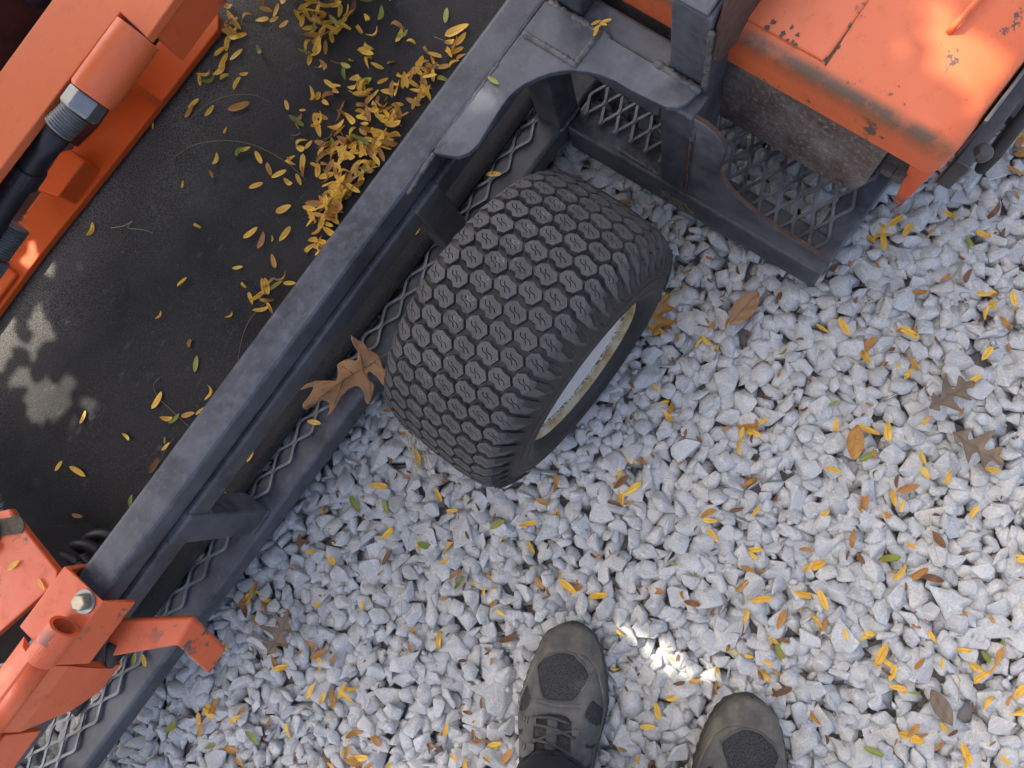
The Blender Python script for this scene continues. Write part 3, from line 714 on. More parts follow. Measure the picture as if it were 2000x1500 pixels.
hose = MB().tube(hz, [.0165, .0175, .0185, .0185, .0185, .0185], 20).build("hose", MT["hose_rubber"], mc, smooth=True)
MB().tube([(-.168, CV-.067, CZ-.047), (-.195, CV-.077, CZ-.057)], [.0225, .0225], 24).build("hose_collar", MT["hose_rubber"], hose, smooth=False, bevel=.002)
for a_, du in ((-.12, 0), (.22, 0)):       # two pale stamped strokes on the collar
    c = Vector((-.1815, CV-.072, CZ-.052)); d = Vector((0, math.sin(a_+.25), math.cos(a_+.25)))
    MB().box(c.x-.0052, c.x+.0052, c.y+d.y*.0229-.0006, c.y+d.y*.0229+.0006, c.z+d.z*.0229-.0004, c.z+d.z*.0229+.0004).build("stamped_mark", MT["galvanised"], hose)
pts = []; rd = []
for k in range(24): pts.append((-.262-k*.0022, CV-.102, CZ-.115)); rd.append(.021 if k % 2 else .0185)
MB().tube(pts, rd, 20).build("fitting_thread", MT["galvanised"], mc)
MB().tube([(-.317, CV-.102, CZ-.115), (-.36, CV-.102, CZ-.115)], .026, 6).build("hex_fitting", MT["galvanised"], mc, bevel=.0015)
# ribbed conduit and low dark hose behind the boom
pts = []; rd = []
for k in range(80):
    t = k/79; pts.append((.12+.22*t, -.955+.10*t-.03*math.sin(t*3.1), .30+.03*math.sin(t*3))); rd.append(.0165 if (k//2) % 2 else .0150)
MB().tube(pts, rd, 16).build("ribbed_conduit", MT["hose_rubber"], mc)
MB().tube([(.02, -1.26, .27), (.10, -1.22, .28), (.2, -1.19, .28), (.3, -1.18, .28)], .024, 16).build("hose", MT["hose_rubber"], mc, smooth=True)

# ================================================================== slotted orange bracket (lower left)
br = mthing("slotted_bracket", "scuffed orange bracket with slotted bolt hole left of the rail", "bracket", (-.64, -.63, .14))
# top skin with a raised fold
zb = .322
pl_ = [(-.5655, -.6755), (-.5690, -.664), (-.5790, -.5600), (-.5860, -.5541), (-.6083, -.5541), (-.6963, -.5747), (-.86, -.605), (-.86, -.73), (-.70, -.755), (-.592, -.700)]
bk = MB().prism(pl_, zb-.012, zb).build("bracket_plate", OC, br, bevel=.002)
MB().prism([(-.8, -.72), (-.8, -.602), (-.70, -.585), (-.615, -.566), (-.600, -.58), (-.605, -.68), (-.70, -.73)], .14, zb-.0125).build("bracket_body", MT["drab_dark"], br, bevel=.002)  # body in a uniform dark brown instead of the plate's orange
MB().prism([(-.612, -.650), (-.70, -.660), (-.70, -.74), (-.606, -.695)], zb+.0002, zb+.010).build("raised_fold", OC, br, bevel=.006, seg=3)
sc_ = PU(33, 1026, zb); dd = Vector((-.8, -.6)).normalized()
slot = MB(); 
for s0, r_, z0, z1, mt in ((0, .0150, zb, zb+.0016, 0),):
    pts = []
    for k in range(24):
        a = 2*math.pi*k/24; e_ = .016 if math.cos(a) > 0 else -.016
        pts.append((sc_[0]-.012-.0+e_*.6+r_*math.cos(a), sc_[1]-.012+e_*.7+r_*math.sin(a)))
slot.prism(pts, zb, zb+.0016).build("worn_slot", MT["bare_metal"], br)
MB().tube([(sc_[0]-.034, sc_[1]-.028, zb+.001), (sc_[0]-.034, sc_[1]-.028, zb+.004)], .021, 24).build("washer", MT["steel_bar"], br)
MB().tube([(sc_[0]-.034, sc_[1]-.028, zb+.004), (sc_[0]-.034, sc_[1]-.028, zb+.016)], .0155, 6).build("bolt_head", MT["steel_bar"], br, bevel=.001)
for k in range(3):     # coil of black hose tucked beside it
    cc = (-.640+.012*k, -.565-.004*k, .24-.03*k); pts = [(cc[0]+(.040+.004*k)*math.cos(a), cc[1]-.02+(.046)*math.sin(a), cc[2]+.01*math.cos(a)) for a in np.linspace(0, 2*math.pi, 33)]
    MB().tube(pts, .0105, 12, cap=False).build("hose_coil", MT["hose_rubber"], br, smooth=True)
MB().tube([(-.600, -.60, .226), (-.607, -.567, .228), (-.640, -.545, .225), (-.70, -.545, .2)], .013, 14).build("tow_loop", MT["hose_rubber"], br, smooth=True)

# ================================================================== rotary brush beyond the bracket
bru = mthing("rotary_brush", "black rotary brush with dusty bristle tips beside slotted bracket", "brush", (-.73, -.85, .14))
MB().tube([(-.735, -1.2, .215), (-.735, -.70, .215)], .03, 20).build("core", MT["bristle"], bru, smooth=True)
bb = MB(); bt_ = MB()
for k in range(5200):
    a = rs.uniform(-.7, 2.2); v = rs.uniform(-1.15, -.66); L = rs.uniform(.072, .088); d = Vector((math.sin(a), rs.gauss(0, .07), math.cos(a)*.95)).normalized()
    p0 = Vector((-.735, v, .215))+d*.028; p1 = Vector((-.735, v, .215))+d*L; s = Vector((-d.z, 0, d.x))*.0007; t_ = Vector((0, .0007, 0))
    if p1.z < .137: continue
    bb.add([p0-s, p0+s, p0+t_, p1], [(0, 1, 3), (1, 2, 3), (2, 0, 3)])
    if rs.random() < (.55 if v < -.74 and a > .15 else .03):
        e0 = p1-d*.006; bt_.add([e0-s*1.2, e0+s*1.2, e0+t_*1.4, p1+d*.0015], [(0, 1, 3), (1, 2, 3), (2, 0, 3)])
tag(bb.build("bristles", MT["bristle"], bru), None, None, None, "stuff"); tag(bt_.build("bristle_tips", MT["bristle_tip"], bru), None, None, None, "stuff")

# ================================================================== orange engine cover (upper right)
hs = mthing("engine_cover", "orange steel cover with grimy lower fold and chipped seam", "cover", (.448, -.2, .35))
def rrect(u0, u1, v0, v1, r, n=8):
    out = []
    for (cu, cv, a0_) in ((u0+r, v1-r, 90), (u0+r, v0+r, 180), (u1-r, v0+r, 270), (u1-r, v1-r, 0)):
        for k in range(n+1):
            a = R_(a0_+90*k/n); out.append((cu+r*math.cos(a), cv+r*math.sin(a)))
    return out
lev = [(.0, .350, .020), (.0005, .372, .020), (.0, .390, .022), (.003, .400, .024), (.009, .4065, .028), (.018, .4105, .032), (.06, .4175, .05), (.14, .424, .06)]
m = MB(); rings = []
for (ins, z, r) in lev: rings.append([(p[0], p[1], z+.10*max(0, p[0]-.5)) if z > .39 else (p[0], p[1], z) for p in rrect(.4485+ins, 1.05-ins, -.62+ins, .0375-ins*.75, r)])
n = len(rings[0]); vs_ = [p for r_ in rings for p in r_]; fs_ = []
for k in range(len(rings)-1):
    for i in range(n): fs_.append((k*n+i, k*n+(i+1) % n, (k+1)*n+(i+1) % n, (k+1)*n+i))
fs_.append(tuple((len(rings)-1)*n+i for i in range(n)))
shell = m.add(vs_, fs_).build("cover_shell", MT["housing_paint"], hs, smooth=True); shell.modifiers.new("e", 'EDGE_SPLIT').split_angle = R_(50)
def top_z(u, v): return .4105+max(0, (u-.467))*.16 if u < .5085 else .4175+(u-.5085)*.17
# raised lid left of the seam, and a pressed ridge right of it
lid = [(.4655, -.5), (.4655, -.1290), (.4750, -.1275), (1.0, -.1275), (1.0, -.5)]
m = MB(); nn_ = len(lid)
m.add([(p[0], p[1], top_z(*p)+.0035) for p in lid]+[(p[0], p[1], top_z(*p)-.02) for p in lid], [tuple(range(nn_))]+[(i, (i+1) % nn_, nn_+(i+1) % nn_, nn_+i) for i in range(nn_)])
m.build("lid_panel", MT["housing_paint"], hs, bevel=.002, seg=2)
# bare chipped metal along the seam and crease
def flake(pts_uv, name="bare_patch", lift=.0042, mat="bare_metal"):
    m = MB(); c = (sum(p[0] for p in pts_uv)/len(pts_uv), sum(p[1] for p in pts_uv)/len(pts_uv)); n = len(pts_uv)
    m.add([(p[0], p[1], top_z(*p)+(lift if c[1] < -.1275 else .0007)) for p in pts_uv], [tuple(range(n))]); return m.build(name, MT[mat], hs)
for (x, y, r_) in [(1555, 80, 7), (1548, 48, 6), (1512, 38, 9), (1500, 48, 8), (1560, 62, 6), (1540, 72, 5), (1618, 108, 6), (1640, 85, 7), (1655, 65, 8), (1668, 80, 5), (1676, 68, 5), (1650, 72, 5), (1694, 18, 5), (1625, 98, 6), (1660, 50, 6), (1630, 92, 7), (1530, 60, 8), (1550, 75, 6)]:
    c = PU(x, y, .421); rr_ = r_*.00042
    flake([(c[0]+rr_*rs.uniform(.5, 1.5)*math.cos(a), c[1]+rr_*rs.uniform(.4, 1.3)*math.sin(a)) for a in np.linspace(0, 2*math.pi, 11)[:-1]])
# seam bead and pressed crease
def bead(pix, r_, z, mat="housing_paint"):
    pts = [(*PU(x, y, z), z_) for (x, y, z_) in [(p[0], p[1], 0) for p in pix]]
    pts = [(p[0], p[1], top_z(p[0], p[1])+.0005) for p in pts]
    MB().tube(pts, r_, 8).build("pressed_ridge", MT[mat], hs, smooth=True)
bead([(1700, -10), (1660, 52), (1615, 118)], .0011, .42, "bare_metal")
# handle rod standing on the cover at its right edge
h0 = PU(1858, 56, .43); MB().tube([(h0[0], h0[1], .424), (h0[0]+.004, h0[1]+.001, .434), (h0[0]+.03, h0[1]+.004, .440), (h0[0]+.2, h0[1]+.012, .465)], .0035, 10).build("handle_rod", OP, hs, smooth=True)
# rusty skirt plate below the front lip, rounded lower outer corner
sk = [(-.47, .349), (-.020, .349), (-.0215, .245), (-.026, .222), (-.036, .207), (-.050, .201), (-.47, .201)]
MB().prism(sk, .4555, .4615, ax=0).build("skirt_plate", MT["rust_plate"], hs, bevel=.001)
MB().box(.462, .95, -.47, -.03, .215, .225).build("under_tray", MT["drab_dark"], hs)
MB().box(.462, .475, -.020, .012, .27, .34).build("dark_mount", MT["drab_dark"], hs, bevel=.003)
for v_ in (-.008, .006): MB().tube([(.4625, v_, .30), (.452, v_, .30)], .0075, 6).build("bolt_head", MT["steel_bar"], hs)
# fin under the outer corner
fin = MB().add([(.4560, .006, .349), (.4560, .033, .349), (.50, .033, .349), (.50, .006, .349), (.4740, .0205, .20), (.4740, .0310, .20), (.482, .0310, .20), (.482, .0205, .20)],
               [(0, 1, 2, 3), (4, 7, 6, 5), (0, 4, 5, 1), (1, 5, 6, 2), (2, 6, 7, 3), (3, 7, 4, 0)]).build("fin", OC, hs, bevel=.001)
MB().box(.50, 1.0, .0395, .0435, .318, .40).build("trim_strip", MT["steel_bar"], hs, bevel=.0008)
# dark running bar with bolt and belt guard outside the cover
e0 = PU(1895, 268, .26); 
MB().box(.505, 1.0, .046, .064, .235, .30).build("guard_bar", MT["steel_bar"], hs, bevel=.002)
MB().box(.56, 1.0, .074, .090, .195, .25).build("guard_bar", MT["drab_dark"], hs, bevel=.009, seg=3)
MB().tube([(.530, .064, .292), (.530, .066, .30), (.530, .066, .306)], [.011, .011, .007], 12).build("bolt_head", MT["steel_bar"], hs, bevel=.001)
MB().box(.62, 1.0, .064, .08, .22, .24).build("guard_bracket", MT["steel_bar"], hs, bevel=.001)

# ================================================================== leaves
def leaf_geo(seed, L=.030, Wd=.0105, rows=8, fold=None, bend=None, twist=None):
    r = random.Random(seed); fold = r.uniform(.05, .75) if fold is None else fold; bend = r.uniform(-.35, .5) if bend is None else bend
    twist = r.uniform(-.7, .7) if twist is None else twist; asym = r.uniform(.85, 1.15); pk = r.uniform(.75, 1.05)
    V = []; F = []; UVs = []
    for i in range(rows+1):
        t = i/rows; w = Wd*.5*max(.05, math.sin(math.pi*min(1, t**pk))**.50); x = (t-.5)*L; zc = bend*L*(2*(t-.5))**2*.6; tw = twist*(t-.5)
        for j, sgn in enumerate((-1, 0, 1)):
            y = sgn*w*(asym if sgn > 0 else 1)*math.cos(fold); z = abs(sgn)*w*math.sin(fold)
            y2 = y*math.cos(tw)-z*math.sin(tw); z2 = y*math.sin(tw)+z*math.cos(tw)
            V.append((x, y2, z2+zc)); UVs.append((j*.5, t))
    for i in range(rows):
        for j in range(2):
            a = i*3+j; F.append((a, a+1, a+4, a+3))
    return V, F, UVs
def leaf_mesh_from(name, V, F, UVs, mat):
    me = bpy.data.meshes.new(name); me.from_pydata(V, [], F); ul = me.uv_layers.new(name="UVMap")
    idx = np.empty(len(me.loops), dtype=np.int32); me.loops.foreach_get("vertex_index", idx)
    ul.data.foreach_set("uv", np.array(UVs, dtype=np.float32)[idx].ravel()); me.materials.append(mat); me.shade_smooth(); return me
LV = [leaf_geo(300+k) for k in range(9)]+[leaf_geo(400+k, fold=.15+.1*k, bend=.05*k) for k in range(4)]+[leaf_geo(500+k, bend=rs.choice([.9, -.7, .8]), fold=.8) for k in range(3)]
FLAT = [9, 10, 11, 12, 0]; LMC = {}
def lmesh(k, mat):
    if (k, mat) not in LMC: LMC[(k, mat)] = leaf_mesh_from("leaf", *LV[k], MT[mat])
    return LMC[(k, mat)]
def put_leaf(pos, ang, scale=1, k=None, mat="leaf_yellow", tilt=(0, 0), label=None, group=None):
    k = rs.randrange(len(LV)) if k is None else k
    o = bpy.data.objects.new("leaf", lmesh(k, mat)); col.objects.link(o); o.location = pos; o.rotation_euler = (tilt[0], tilt[1], ang); o.scale = (scale,)*3
    tag(o, label, "leaf", group); return o
CN = {"leaf_yellow": "yellow", "leaf_ochre": "ochre brown", "leaf_brown": "dark brown", "leaf_green": "yellow-green"}
def pick(w): 
    x = rs.random()*sum(w); 
    for n_, c in zip(("leaf_yellow", "leaf_ochre", "leaf_brown", "leaf_green"), w):
        x -= c
        if x < 0: return n_
    return "leaf_yellow"
def mat_leaf(px, py, ang=None, ln=38, mat=None, k=None, zoff=0.0015, tilt=None, where="loose", grp=""):
    mat = mat or pick((7, 2.2, .3, .8)); p = P(px, py, ZM+zoff); ang = rs.uniform(0, 360) if ang is None else ang
    sc = ln*(CAM_H-ZM)/FPX/.030
    if where == "loose":
        where = ("lying loose near top edge of black mat" if py < 130 and px > 430 else "on black mat close to the orange edge plate" if px < 450 and py < 320 else
                 "lying loose on mat between drift and orange plate" if py < 420 else "lying loose on middle of black mat" if py < 720 else "on lower part of black mat by the rail")
        grp = where[where.index(" ")+1:]
    LEAFQ.append((grp_kind(where), sc, p, R_(ang), k, mat, tilt or (rs.gauss(0, .12), rs.gauss(0, .12)), "small %s leaf %s" % (CN[mat], where), CN[mat]+" leaves "+grp))
def grp_kind(where): return "drift" if "drift of" in where else "mat"
LEAFQ = []
# loose ones, where the photograph shows them (px, py, angle, length)
for t in [(447, 13), (452, 35, 120), (455, 42, 10), (437, 55, 50), (430, 72, 80), (540, 22), (512, 38), (470, 70, 5), (443, 85, 80), (457, 62), (448, 68), (430, 100, 30), (437, 120, 60, 44), (462, 107, 40, 40), (433, 135, 60, 50), (507, 100, 115, 28),
          (405, 148, 10), (412, 160, 20, 40), (437, 150, 30), (462, 162, 60, 34), (478, 145, 0, 24), (390, 157, 100, 28), (378, 202, 30), (370, 218, 60), (410, 217, 50, 34), (468, 208, 12, 56), (300, 245, 95, 20), (440, 255, 60, 16), (560, 205, 110, 28), (591, 215, 0, 16), (613, 190, 95, 38), (640, 185, 20, 42),
          (467, 297, 40, 44), (480, 292, 10, 30), (505, 307, 120, 36), (525, 330, 110, 36), (545, 340, 25, 38), (565, 358, 140, 30), (567, 310, 30, 26), (592, 330, 80, 34), (413, 340, 120, 24), (423, 312, 75, 30), (357, 360, 80, 18), (180, 450, 75, 36), (383, 440, 150, 28), (240, 493, 150, 13), (265, 491, 120, 8),
          (490, 455, 35, 40), (512, 470, 70, 40), (557, 457, 60, 42), (533, 468, 95, 16), (535, 510, 105, 34), (465, 523, 5, 26), (357, 551, 35, 32), (475, 556, 130, 26), (615, 398, 172, 46), (555, 408, 12, 44), (500, 362, 20, 34), (313, 617, 60, 22), (452, 617, 35, 22), (371, 670, 80, 34), (308, 782, 60, 44), (328, 818, 178, 30), (342, 818, 45, 30), (368, 810, 12, 34), (415, 766, 70, 36), (392, 803, 40, 26), (163, 815, 70, 32), (248, 853, 140, 24), (325, 872, 40, 26), (302, 908, 60, 44), (115, 910, 55, 28), (153, 920, 150, 44), (150, 1007, 170, 32), (700, 55, 125, 36), (781, 72, 70, 36), (893, 60, 20, 58), (255, 978, 80, 28), (322, 860, 100, 16), (565, 553, 175, 32), (680, 30, 40, 40), (595, 12), (620, 25), (640, 45), (655, 60), (690, 15, 70), (520, 18), (480, 30), (590, 40), (605, 55), (660, 8), (745, 30, 80)]:
    mat_leaf(t[0], t[1], t[2] if len(t) > 2 else None, t[3] if len(t) > 3 else 36)
put_leaf(P(871, 30, ZM+.001), R_(85), .9, 9, "leaf_green", (0, 0), "upright-pointing green leaf alone near top edge of mat", None)
put_leaf(P(383, 711, ZM+.001), R_(85), .92, 10, "leaf_green", (0, 0), "single fresh green leaf alone in the middle of the mat", None)
# drift blown against the side rail
def in_drift():
    a = rs.betavariate(2.2, 2.0); y = 60+a*400; xr = 980-(y)*.731-16
    w = 40+190*math.exp(-((y-235)/115)**2)
    return xr-abs(rs.gauss(0, .52))*w, y
cnt = 0
while cnt < 240:
    x, y = in_drift(); edge = (980-y*.731)-x
    if x < 560: continue
    lay = max(0, 1-edge/120.)
    mat_leaf(x, y, None, rs.uniform(26, 42), pick((7, 3.0, .4, .5)), None, .002+rs.random()*.016*lay, (rs.gauss(0, .45), rs.gauss(0, .45)), "in the drift of leaves against the side rail", "in the drift by the rail"); cnt += 1
for (cx, cy_, n_, sp) in [(520, 572, 11, 17), (640, 462, 12, 15), (615, 20, 10, 26), (660, 380, 9, 18), (618, 480, 4, 10), (635, 105, 9, 24), (672, 98, 5, 20), (625, 45, 14, 34), (655, 15, 9, 26), (560, 20, 7, 30), (450, 60, 8, 26), (720, 60, 4, 30), (800, 110, 8, 28), (860, 130, 8, 26), (700, 140, 8, 30)]:
    for k in range(n_): mat_leaf(cx+rs.gauss(0, sp), cy_+rs.gauss(0, sp), None, rs.uniform(28, 42), pick((6, 2.5, .3, 1)), None, .002+rs.random()*.010, (rs.gauss(0, .4), rs.gauss(0, .4)), "in a small cluster on black mat", "in small clusters on the mat")
# a few on steel, tyre and strip of mat beyond the rail
def one(px, py, z, ang, ln, mat, k, label, tilt=(0, 0)): put_leaf(P(px, py, z), R_(ang), ln*(CAM_H-z)/FPX/.030, k, mat, tilt, label)
one(963, 157, .3655, 140, 32, "leaf_green", 9, "pale yellow-green leaf lying on the corner plate beside the weld")
for i, (x, y, a, l) in enumerate([(1164, 44, 20, 22), (1184, 41, 10, 24), (1166, 54, 30, 20), (1178, 48, 160, 18), (1164, 62, 60, 22)]):
    put_leaf(P(x, y, .366+.0015*i), R_(a), l*.84/FPX/.030, FLAT[i % 4], "leaf_yellow", (0, 0), "tiny rounded yellow leaf in the clump on the top cross rail", "leaf clump on the cross rail")
one(964, 340, .126, 175, 36, "leaf_yellow", 9, "plump yellow leaf on the dark rail just above the tyre", (.1, 0))
one(815, 449, ZM+.002, 70, 24, "leaf_yellow", 10, "folded yellow leaf on mat strip above the large lobed leaf", (.4, .2))
one(878, 470, .130, 10, 28, "leaf_yellow", 9, "yellow leaf on mesh between tread and post", (.15, 0))
one(614, 825, .128, 170, 32, "leaf_yellow", 10, "bright yellow leaf on lower rail below the lobed leaf")
one(489, 892, ZM+.002, 60, 26, "leaf_yellow", 11, "yellow leaf half under the rub rail on mat strip")
one(441, 968, ZM+.002, 100, 17, "leaf_ochre", 9, "tiny ochre leaf on mat strip above the lower post")
one(722, 571, ZM+.002, 50, 14, "leaf_yellow", 10, "tiny yellow leaf on mat strip beside the rub rail", (.4, 0))
one(938, 590, .407, 150, 17, "leaf_ochre", 9, "small orange leaf fragment stuck on the tyre tread", (.3, -.2))
one(800, 752, .335, 100, 15, "leaf_yellow", 10, "small yellow leaf fragment on inner side of tread", (0, .7))
one(26, 1104, .3255, 35, 36, "leaf_yellow", 9, "speckled yellow leaf on the slotted orange bracket, nearer its bolt", (0, 0))
one(80, 1141, .3245, 130, 32, "leaf_yellow", 10, "yellow leaf at lower corner of the slotted orange bracket", (0, 0))
one(203, 1302, ZM+.004, 50, 34, "leaf_yellow", 9, "yellow leaf on mat strip touching orange hinge leaf", (.2, 0))
one(193, 1322, ZM+.003, 60, 30, "leaf_yellow", 11, "lower yellow leaf of the pair beside orange hinge leaf", (.1, 0))
one(281, 1290, .127, 110, 28, "leaf_yellow", 10, "yellow leaf on lower rail under the orange handle", (.3, 0))
one(263, 1286, .127, 80, 30, "leaf_green", 12, "green leaf on lower rail under the orange handle", (.1, 0))
# on the gravel
GR = []
def gravel_ok(x, y):
    u, v = UV((x, y))
    if v < -.43 and u > -1.2: return False
    if -.16 < u < .27 and -.37 < v < -.15: return False
    if u > .36 and v < .01: return False
    a, b = proj((x, y, .03)); 
    if (995 < a < 1190 and b > 1215) or (1365 < a < 1570 and b > 1355): return False
    return True
while len(GR) < 2300:
    x, y = rs.uniform(X0+.1, X1-.1), rs.uniform(Y0+.1, Y1-.1)
    if not gravel_ok(x, y): continue
    a, b = proj((x, y, .03)); wgt = .50+.5*min(1, max(0, (a-1200)/700))+.35*(b > 900)
    if rs.random() > wgt: continue
    GR.append((x, y))
    if rs.random() < .28:      # leaflets still close together
        for _ in range(rs.randint(1, 3)):
            q_ = (x+rs.gauss(0, .018), y+rs.gauss(0, .018))
            if gravel_ok(*q_): GR.append(q_)
for (x, y) in GR:
    mat = pick((6, 3.4, 1.2, 1.5)); sc = rs.uniform(.50, 1.15); k = rs.randrange(len(LV)); ang = rs.uniform(0, 6.283)
    z = height(x, y, .005)+rs.choice([.0015, .0010, -.002, -.005, -.008, .0020]); tl = (rs.gauss(0, .26), rs.gauss(0, .26))
    a_, b_ = proj((x, y, z)); vis_ = inview(x, y, -12)
    where = ("on gravel right of the tyre's rim" if 1100 < a_ < 1620 and b_ < 950 else "on gravel at far right below the engine cover" if a_ > 1620 and b_ < 1000 else
             "on gravel between and beside the shoes" if a_ > 1180 and b_ >= 1180 else "on open gravel right of centre" if a_ > 1100 else
             "on gravel between the tyre and left shoe" if a_ > 700 else "on gravel along the lower rail near orange handle")
    LEAFQ.append(("gravel" if vis_ else "out", sc, Vector((x, y, z)), ang, k, mat, tl, "small %s leaf %s" % (CN[mat], where), CN[mat]+" leaves "+where))
for k in range(1500):      # brown crumbs of older leaves between the stones
    x, y = rs.uniform(-1.3, .75), rs.uniform(-.6, 1.1)
    if gravel_ok(x, y): LEAFQ.append(("out", rs.uniform(.25, .55), Vector((x, y, height(x, y, .003)-rs.uniform(.001, .010))), rs.uniform(0, 6.28), rs.randrange(len(LV)), rs.choice(["leaf_brown", "leaf_brown", "leaf_ochre"]), (rs.gauss(0, .4), rs.gauss(0, .4)), "", ""))
quota = {"mat": 115, "drift": 55, "gravel": 110, "out": 0}; LEAFQ.sort(key=lambda t: -t[1])
sv_, sf_, su_, o_ = [], [], [], 0; LM = ("leaf_yellow", "leaf_ochre", "leaf_brown", "leaf_green")
for (kd, sc, p, ang, k, mat, tl, lab, grp) in LEAFQ:
    if quota[kd] > 0:
        quota[kd] -= 1; put_leaf(p, ang, sc, k, mat, tl, lab, grp); continue
    k = rs.randrange(len(LV)) if k is None else k
    V, F, U_ = LV[k]; Rm = rotm(ang, tl[0], tl[1])
    sv_.append((np.array(V)*sc) @ Rm.T+np.array(p)); sf_ += [(tuple(i+o_ for i in f), LM.index(mat)) for f in F]; su_ += U_; o_ += len(V)
print("LEAVES", len(LEAFQ))
me = leaf_mesh_from("leaf_litter", np.concatenate(sv_).tolist(), [f for f, _ in sf_], su_, MT["leaf_yellow"])
for nme in LM[1:]: me.materials.append(MT[nme])
me.polygons.foreach_set("material_index", np.array([i for _, i in sf_], dtype=np.int32))
o = bpy.data.objects.new("leaf_litter", me); col.objects.link(o); tag(o, "small yellow and brown leaves strewn over mat and gravel", "leaves", None, "stuff")
# larger single leaves
def oak(name, outline, mat, pos, ang, size, tilt, label, curl=.10, seed=0):
    """lobed leaf: outline given for one side along the midrib (t, half width), mirrored unevenly"""
    r = random.Random(seed); n = len(outline); V = []; U_ = []; F = []
    cols = [-1, -.66, -.33, 0, .33, .66, 1]
    for (t, wl, wr) in outline:
        for c in cols:
            w = (wl if c < 0 else wr)*abs(c); x = (t-.45)*1.0+abs(c)*.10*(wl if c < 0 else wr)*2; y = math.copysign(w, c) if c else 0
            z = curl*(y*y*6+(t-.5)**2*1.6)+.02*math.sin(t*19+c*4)+.012*abs(c)
            V.append((x*size, y*size, z*size)); U_.append((.5+c*.5, t))
    k = len(cols)
    for i in range(n-1):
        for j in range(k-1): F.append((i*k+j, i*k+j+1, (i+1)*k+j+1, (i+1)*k+j))
    # stalk
    ns = len(V); L0 = [(-.45, 0, .02), (-.58, .01, .03), (-.70, .03, .02)]
    for (sx_, sy_, sz_) in L0:
        for dy, dz in ((-.006, 0), (.006, 0), (0, .010)): V.append((sx_*size, (sy_+dy)*size, (sz_+dz)*size)); U_.append((.5, 0))
    for i in range(2):
        for j in range(3): F.append((ns+i*3+j, ns+i*3+(j+1) % 3, ns+i*3+3+(j+1) % 3, ns+i*3+3+j))
    o = bpy.data.objects.new(name, leaf_mesh_from(name, V, F, U_, MT[mat])); col.objects.link(o); o.location = pos; o.rotation_euler = (tilt[0], tilt[1], ang)
    sd = o.modifiers.new("s", 'SUBSURF'); sd.levels = 1; sd.render_levels = 1
    tag(o, label, "leaf"); return o
OAK = [(0, .01, .01), (.05, .05, .04), (.10, .13, .06), (.14, .17, .20), (.18, .08, .25), (.23, .05, .12), (.28, .12, .06), (.34, .30, .05), (.39, .40, .20), (.43, .30, .38), (.48, .10, .42), (.53, .05, .22), (.58, .06, .07), (.64, .22, .05), (.70, .30, .12), (.75, .14, .28), (.80, .05, .22), (.85, .05, .06), (.90, .10, .08), (.95, .06, .07), (1.0, .008, .008)]
OVAL = [(t, .24*max(.03, math.sin(math.pi*t**.9)**.7), .24*max(.03, math.sin(math.pi*t**.9)**.7)) for t in np.linspace(0, 1, 15)]
OUT = [(670, 510), (740, 570), (800, 590), (850, 660), (930, 700), (960, 745), (990, 850), (1060, 880), (1010, 940), (1060, 1030), (985, 1010), (930, 930), (870, 880), (835, 885), (850, 960), (910, 1010), (890, 1110), (850, 1215), (820, 1180), (800, 1060), (740, 1015), (650, 1050), (580, 1130), (500, 1280), (410, 1340), (465, 1280), (470, 1180), (400, 1155), (230, 1260), (190, 1215), (290, 1090), (320, 1020), (165, 1065), (240, 1000), (330, 970), (540, 975), (550, 880), (540, 810), (620, 760), (740, 770), (745, 680), (690, 600)]
def oz(x, y): d = math.hypot(x-800, y-850)/500.; a = math.atan2(y-850, x-800); return .140+.012*d*d+.006*math.sin(3*a+1)*d+.0025*math.sin(x*.02)*math.cos(y*.023)
oc = P(710, 720, .13)
def pin(poly, x, y):
    c = False; j = len(poly)-1
    for i in range(len(poly)):
        if (poly[i][1] > y) != (poly[j][1] > y) and x < (poly[j][0]-poly[i][0])*(y-poly[i][1])/(poly[j][1]-poly[i][1])+poly[i][0]: c = not c
        j = i
    return c
CS = 13; idx_ = {}; OV = []; OF = []
for i in range(150//13*8):
    for j in range(72):
        x, y = 160+i*CS, 500+j*CS
        if x > 1070 or y > 1345 or not pin(OUT, x+CS/2, y+CS/2): continue
        q_ = []
        for (a_, b_) in ((i, j), (i+1, j), (i+1, j+1), (i, j+1)):
            if (a_, b_) not in idx_: idx_[(a_, b_)] = len(OV); OV.append((160+a_*CS, 500+b_*CS))
            q_.append(idx_[(a_, b_)])
        OF.append(tuple(q_))
bm = bmesh.new(); bvv = [bm.verts.new((x, y, 0)) for x, y in OV]
for f in OF: bm.faces.new([bvv[i] for i in f])
for it in range(4):
    new = {}
    for v in bm.verts:
        if v.is_boundary:
            nb = [e_.other_vert(v) for e_ in v.link_edges if e_.is_boundary]
            if len(nb) == 2: new[v] = v.co*.4+(nb[0].co+nb[1].co)*.3
    for v, c_ in new.items(): v.co = c_
OV = [(v.co.x, v.co.y) for v in bm.verts]; bm.free()
def opt(x, y, lift=0): return P(550+x/5, 550+y/5, oz(x, y)+lift)-oc
ol = bpy.data.objects.new("oak_leaf", leaf_mesh_from("oak_leaf", [tuple(opt(x, y)) for x, y in OV], OF, [(.12+.0002*x, .05) for x, y in OV], MT["leaf_tan"])); col.objects.link(ol); ol.location = oc
sm_ = ol.modifiers.new("s", 'SOLIDIFY'); sm_.thickness = .0006; tag(ol, "large tan lobed oak leaf caught between rail and tyre", "leaf")
